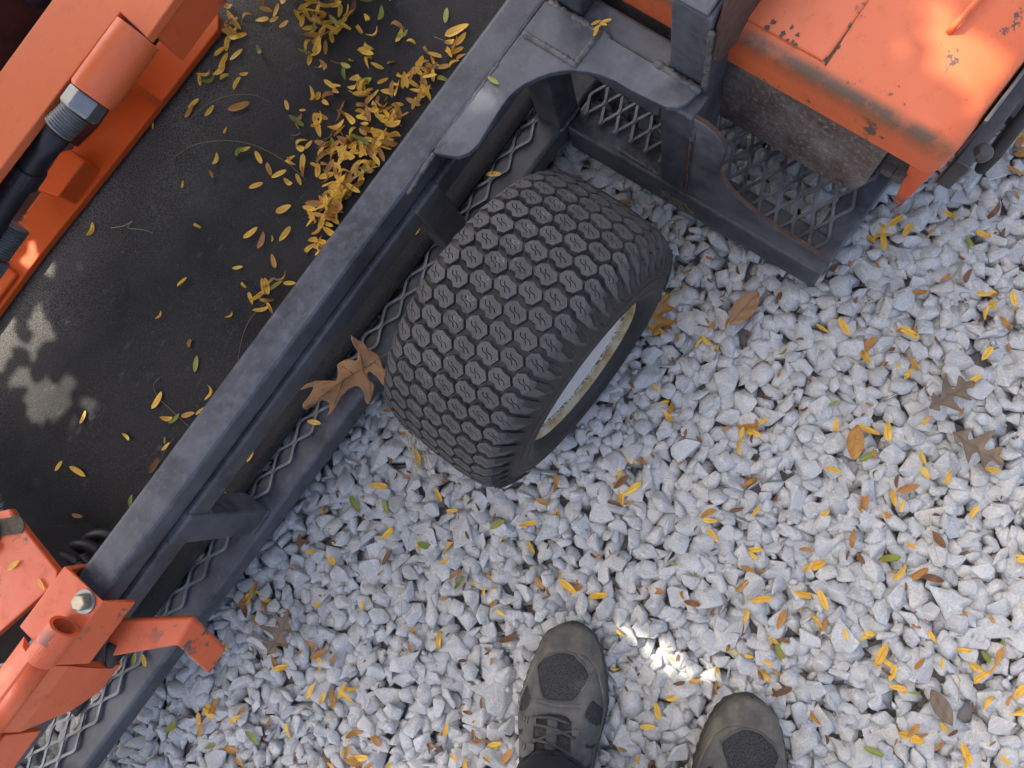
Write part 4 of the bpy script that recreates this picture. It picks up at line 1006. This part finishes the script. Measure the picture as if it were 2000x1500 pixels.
for pts in ([(1140, 655), (1050, 690), (960, 745), (880, 800), (800, 850), (720, 890), (580, 975), (430, 1090), (240, 1230)], [(800, 850), (770, 720), (690, 560)], [(790, 860), (860, 1000), (870, 1150)], [(900, 785), (1000, 880)], [(640, 940), (400, 1000)], [(600, 965), (510, 1200)], [(700, 900), (590, 830)]):
    raw("vein", MB().tube([opt(x, y, .0011) for x, y in pts], [.0010]+[.0007]*(len(pts)-1), 5), MT["leaf_vein"], ol, True)
oak("oval_leaf", OVAL, "leaf_tan", P(1450, 606, .050), R_(48), .066, (.05, -.05), "broad pinkish tan oval leaf with clear veins on the gravel", .12)
oak("oval_leaf", OVAL, "leaf_ochre", P(1668, 868, .048), R_(80), .052, (.1, .05), "mottled brown oval leaf curling on gravel at right", .25)
oak("oak_leaf", OAK, "leaf_ochre", P(1286, 622, .045), R_(70), .075, (.3, .1), "rusty orange lobed leaf tucked against outer side of tyre", .25)
oak("oak_leaf", OAK, "leaf_grey", P(1850, 775, .048), R_(30), .075, (.1, .1), "upper of two dull brown lobed leaves on right-hand gravel", .2)
oak("oak_leaf", OAK, "leaf_grey", P(1900, 872, .048), R_(-35), .080, (-.1, .1), "lower of two dull brown lobed leaves on right-hand gravel", .2)
oak("oak_leaf", OAK, "leaf_grey", P(545, 1240, .050), R_(60), .078, (.1, -.1), "grey-brown curled oak leaf on gravel beside orange handle", .3)
oak("oval_leaf", OVAL, "leaf_grey", P(1840, 1385, .046), R_(115), .050, (.1, .1), "pale brown flat leaf on gravel at lower right", .1)
# leaf stalks and twigs
def twig(pix, z, r, label, mat="twig", group=None, zf=None):
    pts = []
    for i, (x, y) in enumerate(pix):
        p = P(x, y, z); pts.append(Vector((p.x, p.y, z+(zf[i] if zf else .003*math.sin(i*1.7)**2))))
    c = pts[0].copy(); fine = []
    for i in range(len(pts)-1):
        p0, p1, p2, p3 = pts[max(i-1, 0)], pts[i], pts[i+1], pts[min(i+2, len(pts)-1)]
        for k in range(6):
            t = k/6; fine.append(.5*((2*p1)+(-p0+p2)*t+(2*p0-5*p1+4*p2-p3)*t*t+(-p0+3*p1-3*p2+p3)*t*t*t)-c)
    fine.append(pts[-1]-c); n = len(fine)
    o = raw("twig", MB().tube(fine, [r*(1-.6*i/n) for i in range(n)], 6), MT[mat], None, True); o.location = c; tag(o, label, "twig", group)
twig([(335, 312), (380, 288), (440, 281), (500, 288), (560, 318), (598, 352)], ZM+.002, .0011, "long arching brown leaf stalk across the middle of the mat", zf=[0, .006, .012, .010, .005, 0])
twig([(372, 232), (405, 210), (450, 194), (500, 189), (531, 203)], ZM+.002, .0009, "curved brown leaf stalk beside the largest yellow leaf on mat", zf=[0, .006, .01, .006, 0])
twig([(217, 445), (245, 442), (258, 432), (252, 446), (280, 449), (300, 456)], ZM+.001, .0006, "short pale looped stem alone on the mat", "straw")
twig([(520, 590), (490, 625), (472, 665), (466, 705)], ZM+.002, .0008, "thin stalk leading down from leaf cluster by the rail")
twig([(312, 738), (303, 752), (308, 775), (335, 800), (372, 836)], ZM+.001, .0008, "thin hooked stalk with leaves near the rail's middle")
twig([(340, 855), (325, 880), (312, 905)], ZM+.002, .0008, "thin straight stalk with two leaves beside the rail")
twig([(620, 290), (645, 268), (660, 262)], ZM+.008, .0008, "short stalk poking out of the leaf drift")
twig([(848, 72), (870, 82), (890, 92)], ZM+.008, .0007, "short stalk at the top of the leaf drift by rail")
twig([(690, 350), (715, 335), (742, 324)], ZM+.014, .0010, "pale stalk lying across the leaf drift by the rail", "straw")
for i, pts in enumerate([[(1815, 1005), (1822, 1060), (1840, 1110), (1870, 1145)], [(1935, 705), (1945, 740), (1925, 790)], [(1810, 1100), (1860, 1125), (1905, 1140)], [(1868, 1270), (1872, 1340), (1866, 1415)], [(1660, 700), (1700, 728), (1745, 745)], [(780, 1130), (785, 1200), (775, 1290)], [(1520, 585), (1540, 610), (1552, 632)], [(1290, 980), (1330, 1000), (1380, 1003)], [(1080, 318), (1140, 325), (1205, 333)], [(600, 1380), (640, 1400), (690, 1395)]]):
    twig(pts, .042, .0008, "thin dry leaf stalk lying across gravel stones", "straw", "dry stalks on the gravel")
for i in range(10):      # straw caught under the tyre's inner edge
    x, y = 785+rs.uniform(0, 50), 830+rs.uniform(-10, 40)
    twig([(x, y), (x+rs.uniform(5, 25), y+rs.uniform(20, 40)), (x+rs.uniform(20, 55), y+rs.uniform(60, 100))], .085-.005*i, .0010, "dry straw stem hanging at muddy lower edge of tyre", "straw", "straw at the tyre")

# ================================================================== person: shoes and trousers
K = .000155
S_ = [0, .004, .0155, .033, .0566, .08, .111, .142, .173, .219, .26, .29, .303, .307]
HWt = [.002, .020, .0364, .0465, .0548, .0608, .0665, .0640, .058, .052, .047, .038, .020, .002]
CXt = [.008, .0075, .0054, .0055, .004, .0025, 0, -.003, -.005, -.006, -.006, -.006, -.006, -.006]
HTt = [.030, .036, .043, .050, .056, .062, .071, .083, .095, .108, .106, .100, .092, .085]
ZB = .022
HWt = [x*.955 for x in HWt]
def sf(tab, s): return float(np.interp(s, S_, tab))
def shoe(name, toe, ang, mirror, parent, label):
    sgn = -1 if mirror else 1
    rt = bpy.data.objects.new(name, None); col.objects.link(rt); rt.parent = parent; rt.empty_display_size = .05
    rt.location = Vector(toe)-parent.location; rt.rotation_euler = (0, 0, ang); rt["label"] = label
    ss = np.concatenate([np.linspace(0, .05, 30), np.linspace(.0525, .307, 74)]); ph_ = np.linspace(0, math.pi, 73)
    def pt(s, f, off=0):
        w = sf(HWt, s)-.002; h = sf(HTt, s)-ZB; cx = sf(CXt, s); cf, sn = math.cos(f), math.sin(f)
        n = Vector((cf, 0, sn+.25)).normalized()
        fw = max(0, 1-s/.04)*off
        return (sgn*(cx+math.copysign(abs(cf)**.62, cf)*w+n.x*off), -(s)+fw, ZB+h*max(0, sn)**.72+n.z*off*.9)
    def grid(off, keep, name_, mat, solid=0):
        V = [pt(s, f, off) for s in ss for f in ph_]; F = []; k = len(ph_)
        for i in range(len(ss)-1):
            for j in range(k-1):
                sm = (ss[i]+ss[i+1])/2; fm = (ph_[j]+ph_[j+1])/2
                x, _, z = pt(sm, fm, 0)
                if keep(530+sgn*x/K, 85+sm/K, z, sm): F.append((i*k+j, i*k+j+1, i*k+k+j+1, i*k+k+j))
        m_ = MB(); m_.add(V, F); o_ = raw(name_, m_, MT[mat], rt, True)
        bm = bmesh.new(); bm.from_mesh(o_.data); bmesh.ops.delete(bm, geom=[v for v in bm.verts if not v.link_faces], context='VERTS'); bmesh.ops.recalc_face_normals(bm, faces=bm.faces)
        for it in range(3):
            bv = [v for v in bm.verts if v.is_boundary]; new = {}
            for v in bv:
                nb = [e_.other_vert(v) for e_ in v.link_edges if e_.is_boundary]
                if len(nb) == 2: new[v] = v.co*.4+(nb[0].co+nb[1].co)*.3
            for v, c_ in new.items(): v.co = c_
        left_ = set(bm.faces); isl = []
        while left_:
            st = [left_.pop()]; cur = list(st)
            while st:
                for e_ in st.pop().edges:
                    for f_ in e_.link_faces:
                        if f_ in left_: left_.discard(f_); st.append(f_); cur.append(f_)
            isl.append(cur)
        if name_ == "toe_cap":
            isl.sort(key=len); bmesh.ops.delete(bm, geom=[f_ for c_ in isl[:-1] for f_ in c_], context='FACES')
        up_ = sum(f_.normal.z*f_.calc_area() for f_ in bm.faces)
        if up_ < 0: bmesh.ops.reverse_faces(bm, faces=bm.faces)
        bm.to_mesh(o_.data); bm.free()
        if solid: sm_ = o_.modifiers.new("s", 'SOLIDIFY'); sm_.thickness = solid; sm_.offset = -1
        return o_
    def inp(poly, x, y):
        c = False; n = len(poly); j = n-1
        for i in range(n):
            if (poly[i][1] > y) != (poly[j][1] > y) and x < (poly[j][0]-poly[i][0])*(y-poly[i][1])/(poly[j][1]-poly[i][1])+poly[i][0]: c = not c
            j = i
        return c
    TOE = [(285, 455), (350, 385), (455, 325), (540, 312), (625, 325), (700, 385), (780, 480), (735, 575), (690, 650), (640, 712), (510, 722), (380, 712), (330, 610)]
    LW = [(205, 640), (262, 750), (215, 850), (95, 900), (100, 790)]; RW = [(835, 690), (945, 830), (935, 950), (850, 905), (762, 820), (795, 735)]
    TH = [(335, 880), (370, 845), (480, 830), (600, 838), (645, 880), (660, 960), (655, 1600), (345, 1600), (320, 960)]
    SL = [[(85, 1090), (210, 1000), (215, 1025), (95, 1120)], [(100, 1290), (255, 1215), (255, 1250), (105, 1330)], [(780, 1045), (930, 1130), (930, 1170), (775, 1070)], [(760, 1230), (920, 1330), (920, 1365), (755, 1265)]]
    rand_ = lambda x, y, z, s: z < (.047-.10*max(0, s-.05) if s > .05 else .047+.2*(.05-s)*.9) if s < .22 else z < .034
    grid(0, lambda x, y, z, s: True, "mesh_upper", "shoe_mesh")
    grid(.0016, lambda x, y, z, s: not (inp(TOE, x, y) or inp(LW, x, y) or inp(RW, x, y) or inp(TH, x, y) or any(inp(q_, x, y) for q_ in SL)), "overlay", "shoe_overlay", .0014)
    grid(.0034, rand_, "toe_rand", "shoe_rand", .003)
    CAP = [(300, 60), (760, 60), (900, 300), (860, 420), (790, 470), (720, 365), (630, 305), (540, 292), (450, 305), (345, 365), (270, 445), (215, 420), (240, 280)]
    grid(.0026, lambda x, y, z, s: inp(CAP, x, y) and not rand_(x, y, z, s), "toe_cap", "shoe_rand", .002)
    # sole with lugged edge
    out = []; lst = list(np.linspace(.0, .307, 80))
    for s in lst: out.append((sgn*(sf(CXt, s)+sf(HWt, s)+.0025+(.0012 if int(s/.008) % 2 else 0)), -s))
    for s in lst[::-1]: out.append((sgn*(sf(CXt, s)-sf(HWt, s)-.0025-(.0012 if int(s/.008) % 2 else 0)), -s))
    out[0] = (out[0][0], .003); out[-1] = (out[-1][0], .003)
    o_ = raw("sole", MB().prism(out, 0, .025), MT["shoe_sole"], rt); bv = o_.modifiers.new("b", 'BEVEL'); bv.width = .003; bv.segments = 2; bv.limit_method = 'ANGLE'
    def surf(x, y, lift):      # zoom coordinates -> point on the upper
        s = (y-85)*K; X = (x-530)*K; w = sf(HWt, s)-.002; c = max(-1, min(1, (X-sf(CXt, s))/w)); cf = math.copysign(abs(c)**(1/.62), c); sn = math.sqrt(max(0, 1-cf*cf))
        return Vector((sgn*X, -s, ZB+(sf(HTt, s)-ZB)*sn**.72+lift))
    def ofs(poly, k): cx_ = sum(p[0] for p in poly)/len(poly); cy_ = sum(p[1] for p in poly)/len(poly); return [(cx_+(p[0]-cx_)*k, cy_+(p[1]-cy_)*k) for p in poly]
    for poly, k_ in ((TOE, 1.05), (TOE, 1.09), (LW, 1.10), (RW, 1.10)):
        q_ = ofs(poly, k_); q_ = q_+[q_[0]]; pts = []
        for (p0_, p1_) in zip(q_[:-1], q_[1:]): pts += [surf(p0_[0]+(p1_[0]-p0_[0])*t, p0_[1]+(p1_[1]-p0_[1])*t, .0021) for t in (0, .33, .66)]
        raw("seam", MB().tube(pts+[pts[0]], .00055, 5, cap=False), MT["shoe_seam"], rt, True)
    for y_ in (735, 770): raw("seam", MB().tube([surf(x, y_+10*math.cos((x-510)/90), .0021) for x in range(300, 730, 20)], .0005, 5), MT["shoe_seam"], rt, True)
    # tongue strap and laces
    V = []; F = []
    ys = np.linspace(845, 1330, 16)
    for y in ys:
        for x in (432, 458, 512, 538): V.append(surf(x, y, .0065 if 440 < x < 530 else .0048))
    for i in range(len(ys)-1):
        for j in range(3): F.append((i*4+j, i*4+j+1, i*4+5+j, i*4+4+j))
    o_ = raw("tongue_strap", MB().add(V, F), MT["lace"], rt, True); sm_ = o_.modifiers.new("s", 'SOLIDIFY'); sm_.thickness = .0018
    for (x0, y0, x1, y1) in [(300, 880, 640, 890), (310, 935, 690, 1000), (690, 945, 320, 1070), (310, 1050, 670, 1130), (680, 1125, 330, 1190), (330, 1180, 660, 1210)]:
        pts = [surf(x0+(x1-x0)*t, y0+(y1-y0)*t-30*math.sin(math.pi*t), .0035+.003*math.sin(math.pi*t)) for t in np.linspace(0, 1, 12)]
        raw("lace", MB().tube(pts, .0021, 8), MT["lace"], rt, True)
    for (x, y) in [(300, 908), (305, 1110), (315, 1290), (697, 955), (675, 1148)]:
        o_ = raw("eyelet_tab", MB().add([surf(x+a_*34, y+b_*26, .0042) for a_, b_ in ((-1, -1), (1, -1), (1, 1), (-1, 1))], [(0, 1, 2, 3)]), MT["shoe_overlay"], rt); q_ = o_.modifiers.new("s", 'SOLIDIFY'); q_.thickness = .002
        o_ = raw("reflective_stitch", MB().add([surf(x+a_*22, y+b_*3, .0050) for a_, b_ in ((-1, -1), (1, -1), (1, 1), (-1, 1))], [(0, 1, 2, 3)]), MT["reflective"], rt)
    for k in range(4):
        for yb in (920, 1130):
            x = 150+k*28; o_ = raw("pressed_rib", MB().tube([surf(x, yb+30, .003), surf(x+6, yb, .0034), surf(x+10, yb-28, .003)], .0011, 6), MT["shoe_rand"], rt, True)
    return rt
tl_ = P(1108, 1222, .055); tr_ = P(1480, 1371, .055)
base = Vector(((tl_.x+tr_.x)/2, (tl_.y+tr_.y)/2-.2, .024))
person = thing("person", "person standing at bottom edge in grey trail shoes and dark trousers", "person", base, 0)
tl_.z = tr_.z = .024
shoe("shoe", tl_, R_(-4), False, person, "left grey trail shoe with dusty brown toe")
shoe("shoe", tr_, R_(-14), True, person, "right grey trail shoe cut off by the picture edge")
def leg_rings(toe, ang, hip, sgn):
    d = Vector((math.sin(ang), -math.cos(ang), 0)); rings = []
    ank = Vector(toe)+d*.212; ank.z = .02
    knee = ank+Vector((0, -.02, .50)); 
    for (t, z, rx, ry) in [(0, .098, .052, .064), (.02, .112, .0535, .066), (.05, .13, .054, .067), (.09, .155, .0555, .066), (.16, .2, .057, .064), (.3, .29, .060, .064), (.5, .41, .066, .068), (.62, .49, .069, .071), (.8, .62, .076, .08), (1.0, .76, .084, .092)]:
        c = ank.lerp(Vector((hip.x, hip.y, 0)), t**1.3); rg = []
        for k in range(40):
            a = 2*math.pi*k/40; wr = 1+.035*math.sin(3*a+z*60)*(1 if z < .35 else .4)+.02*math.sin(7*a-z*90)
            zz = z+(-.035*math.cos(a+math.pi/2) if z < .14 else 0)*(1 if z < .12 else .5)
            rg.append((c.x+rx*wr*math.cos(a), c.y+ry*wr*math.sin(a), zz+(.010*math.sin(a) if z < .12 else 0)))
        rings.append(rg)
    return rings
m = MB(); hipc = Vector((base.x, base.y-.14, 0))
for toe, ang, sg in ((tl_, R_(-4), -1), (tr_, R_(-14), 1)):
    rg = leg_rings(toe, ang, hipc+Vector((sg*.088, 0, 0)), sg); k = 40
    vs_ = [tuple(Vector(p)-base) for r_ in rg for p in r_]; m.add(vs_, [(i*k+j, i*k+(j+1) % k, i*k+k+(j+1) % k, i*k+k+j) for i in range(len(rg)-1) for j in range(k)])
rg = [[(hipc.x+rx*math.cos(a), hipc.y+ry*math.sin(a), z) for a in np.linspace(0, 2*math.pi, 41)[:-1]] for z, rx, ry in ((.74, .165, .10), (.80, .178, .115), (.90, .17, .112), (1.0, .155, .105))]
m.add([tuple(Vector(p)-base) for r_ in rg for p in r_], [(i*40+j, i*40+(j+1) % 40, i*40+40+(j+1) % 40, i*40+40+j) for i in range(3) for j in range(40)]+[tuple(range(40))[::-1], tuple(range(120, 160))])
o = raw("trousers", m, MT["trouser"], person, True); sm_ = o.modifiers.new("s", 'SOLIDIFY'); sm_.thickness = .002

# ================================================================== unseen tree added to block the sun and leave chosen patches lit
ctr = Vector((-.25, .2, .1)); cc = ctr+sun_vec*3.4
tree = thing("added_shade_tree", "unseen tree added to shade trailer and gravel", "tree", (cc.x-1.4, cc.y+1.0, 0), 0)
tb = tree.location
MB_t = MB().tube([(0, 0, -.1), (.02, .01, .8), (-.03, .02, 1.7), (.16, -.09, 2.5), (.30, -.2, 3.4), (.42, -.3, 4.4)], [.15, .115, .10, .085, .06, .02], 16)
raw("trunk", MB_t, MT["bark"], tree, True)
GAPS = [(60, 680, .13, .20), (85, 770, .13, .12), (80, 560, .13, .12), (1290, 1275, .03, .10), (1380, 1325, .03, .05), (1870, 130, .42, .16), (1770, 90, .42, .05),
        (1950, 1350, .03, -.026), (1985, 1420, .03, -.024), (460, 976, .13, -.03), (440, 1090, .12, -.03)]  # openings left in the added foliage where sun patches should fall
e1_ = sun_vec.orthogonal().normalized(); e2_ = sun_vec.cross(e1_)
gp_ = [(P(x, y, z), r_) for (x, y, z, r_) in GAPS]
for k in range(16):
    t = k/15; p0 = Vector((.02+.30*t, .0-.2*t, 1.5+2.0*t)); tgt = cc-tb+e1_*rs.uniform(-1.5, 1.5)+e2_*rs.uniform(-1.5, 1.5); pts = [p0, p0.lerp(tgt, .35)+Vector((0, 0, .12)), p0.lerp(tgt, .7)+Vector((0, 0, .10)), tgt]
    ok = True
    for q_ in [pts[i].lerp(pts[i+1], f_/12) for i in range(3) for f_ in range(12)]:
        for (g_, r_) in gp_:
            w_ = q_+tb-g_; w_ -= sun_vec*w_.dot(sun_vec)
            if w_.length < r_+.04: ok = False
    if ok: raw("limb", MB().tube(pts, [.045, .032, .018, .007], 8), MT["bark"], tree, True)
V, F, U_ = leaf_geo(77, L=.15, Wd=.085, rows=5, fold=.2, bend=.1, twist=.2); V = np.array(V)
sv, sf_l, su, off = [], [], [], 0; e1 = sun_vec.orthogonal().normalized(); e2 = sun_vec.cross(e1)
k = 0
while k < 15000:
    a = rs.uniform(0, 6.283); rr = 1.95*math.sqrt(rs.random()); hgt = rs.gauss(0, .38)
    # clumpy outline
    if rr > 1.6+.3*math.sin(5*a)+.15*math.sin(11*a+1): k += 1; continue
    p = cc+e1*rr*math.cos(a)+e2*rr*math.sin(a)+sun_vec*hgt; k += 1
    if p.z < 1.55: continue
    bad = False
    for (g_, r_) in gp_:
        w_ = p-g_; w_ -= sun_vec*w_.dot(sun_vec)
        if w_.length < r_+.062: bad = True; break
    if bad: continue
    nrm = (sun_vec+Vector((rs.gauss(0, .45), rs.gauss(0, .45), rs.gauss(0, .45)))).normalized(); qt = nrm.to_track_quat('Z', 'Y').to_matrix() @ Matrix.Rotation(rs.uniform(0, 6.28), 3, 'Z')
    sv.append((V*rs.uniform(.7, 1.1)) @ np.array(qt).T+np.array(p-tb)); sf_l += [tuple(i+off for i in f) for f in F]; su += U_; off += len(V)
me = leaf_mesh_from("shade_crown", np.concatenate(sv).tolist(), sf_l, su, MT["tree_leaf"])
o = bpy.data.objects.new("shade_crown", me); col.objects.link(o); o.parent = tree
print("CROWN", len(sf_l))

# unseen leaf sprays added to block sun, with holes shaped as the lit patches
PAT = [[(-60, 540), (22, 590), (20, 690), (-60, 740)], [(68, 595), (102, 655), (52, 700)], [(8, 750), (42, 720), (47, 737), (12, 760)], [(42, 782), (75, 752), (138, 740), (128, 780), (100, 825)], [(70, 522), (88, 488), (97, 520), (80, 530)], [(165, 790), (172, 770), (180, 800), (176, 818)]]
def pdist(poly, x, y):
    if pin(poly, x, y): return -1
    b_ = 1e9
    for i in range(len(poly)):
        ax, ay = poly[i]; bx, by = poly[(i+1) % len(poly)]; t = max(0, min(1, ((x-ax)*(bx-ax)+(y-ay)*(by-ay))/((bx-ax)**2+(by-ay)**2))); b_ = min(b_, math.hypot(x-ax-t*(bx-ax), y-ay-t*(by-ay)))
    return b_
def spray(cx, cy, zp, dist, rad, n, polys, grow):
    c0 = P(cx, cy, zp); sv, sfl, su, off = [], [], [], 0
    V, F, U_ = leaf_geo(78, L=.045, Wd=.024, rows=4, fold=.12, bend=.1, twist=.1); V = np.array(V)
    for k in range(n):
        a = rs.uniform(0, 6.283); rr = rad*math.sqrt(rs.random()); p = c0+sun_vec*(dist+rs.gauss(0, .04))+e1_*rr*math.cos(a)+e2_*rr*math.sin(a)
        g_ = p-sun_vec*((p.z-zp)/sun_vec.z); x, y = proj(g_)
        if min(pdist(q_, x, y) for q_ in polys) < grow: continue
        nrm = (sun_vec+Vector((rs.gauss(0, .25), rs.gauss(0, .25), rs.gauss(0, .25)))).normalized(); qt = nrm.to_track_quat('Z', 'Y').to_matrix() @ Matrix.Rotation(rs.uniform(0, 6.28), 3, 'Z')
        sv.append((V*rs.uniform(.7, 1.0)) @ np.array(qt).T+np.array(p-tb)); sfl += [tuple(i+off for i in f) for f in F]; su += U_; off += len(V)
    o = bpy.data.objects.new("low_spray", leaf_mesh_from("low_spray", np.concatenate(sv).tolist(), sfl, su, MT["tree_leaf"])); col.objects.link(o); o.parent = tree
    return c0
spray(1300, 1280, .03, 2.3, .34, 4200, [[(1190, 1205), (1215, 1210), (1250, 1240), (1300, 1250), (1320, 1290), (1390, 1310), (1400, 1335), (1330, 1330), (1290, 1310), (1245, 1285), (1225, 1250)], [(1420, 1335), (1460, 1340), (1450, 1356)]], 6)
spray(1860, 130, .42, 2.3, .40, 5600, [[(1755, 60), (1775, 75), (1775, 110), (1750, 115), (1740, 85)], [(1790, 25), (1850, 15), (1900, 55), (1960, 105), (1995, 125), (1925, 235), (1885, 210), (1850, 150), (1800, 110), (1810, 60)]], 8)
c0 = spray(70, 660, .135, 1.35, .50, 9000, PAT, 14)
pe = c0+sun_vec*1.37-tb+e1_*.45; pm = cc-tb
raw("limb", MB().tube([Vector((.1, -.05, 2.2)), Vector((.1, -.05, 2.2)).lerp(pe, .5)+Vector((0, 0, .35)), pe+Vector((.1, .05, .02)), pe-e1_*.2+e2_*.42], [.04, .025, .010, .004], 8), MT["bark"], tree, True)
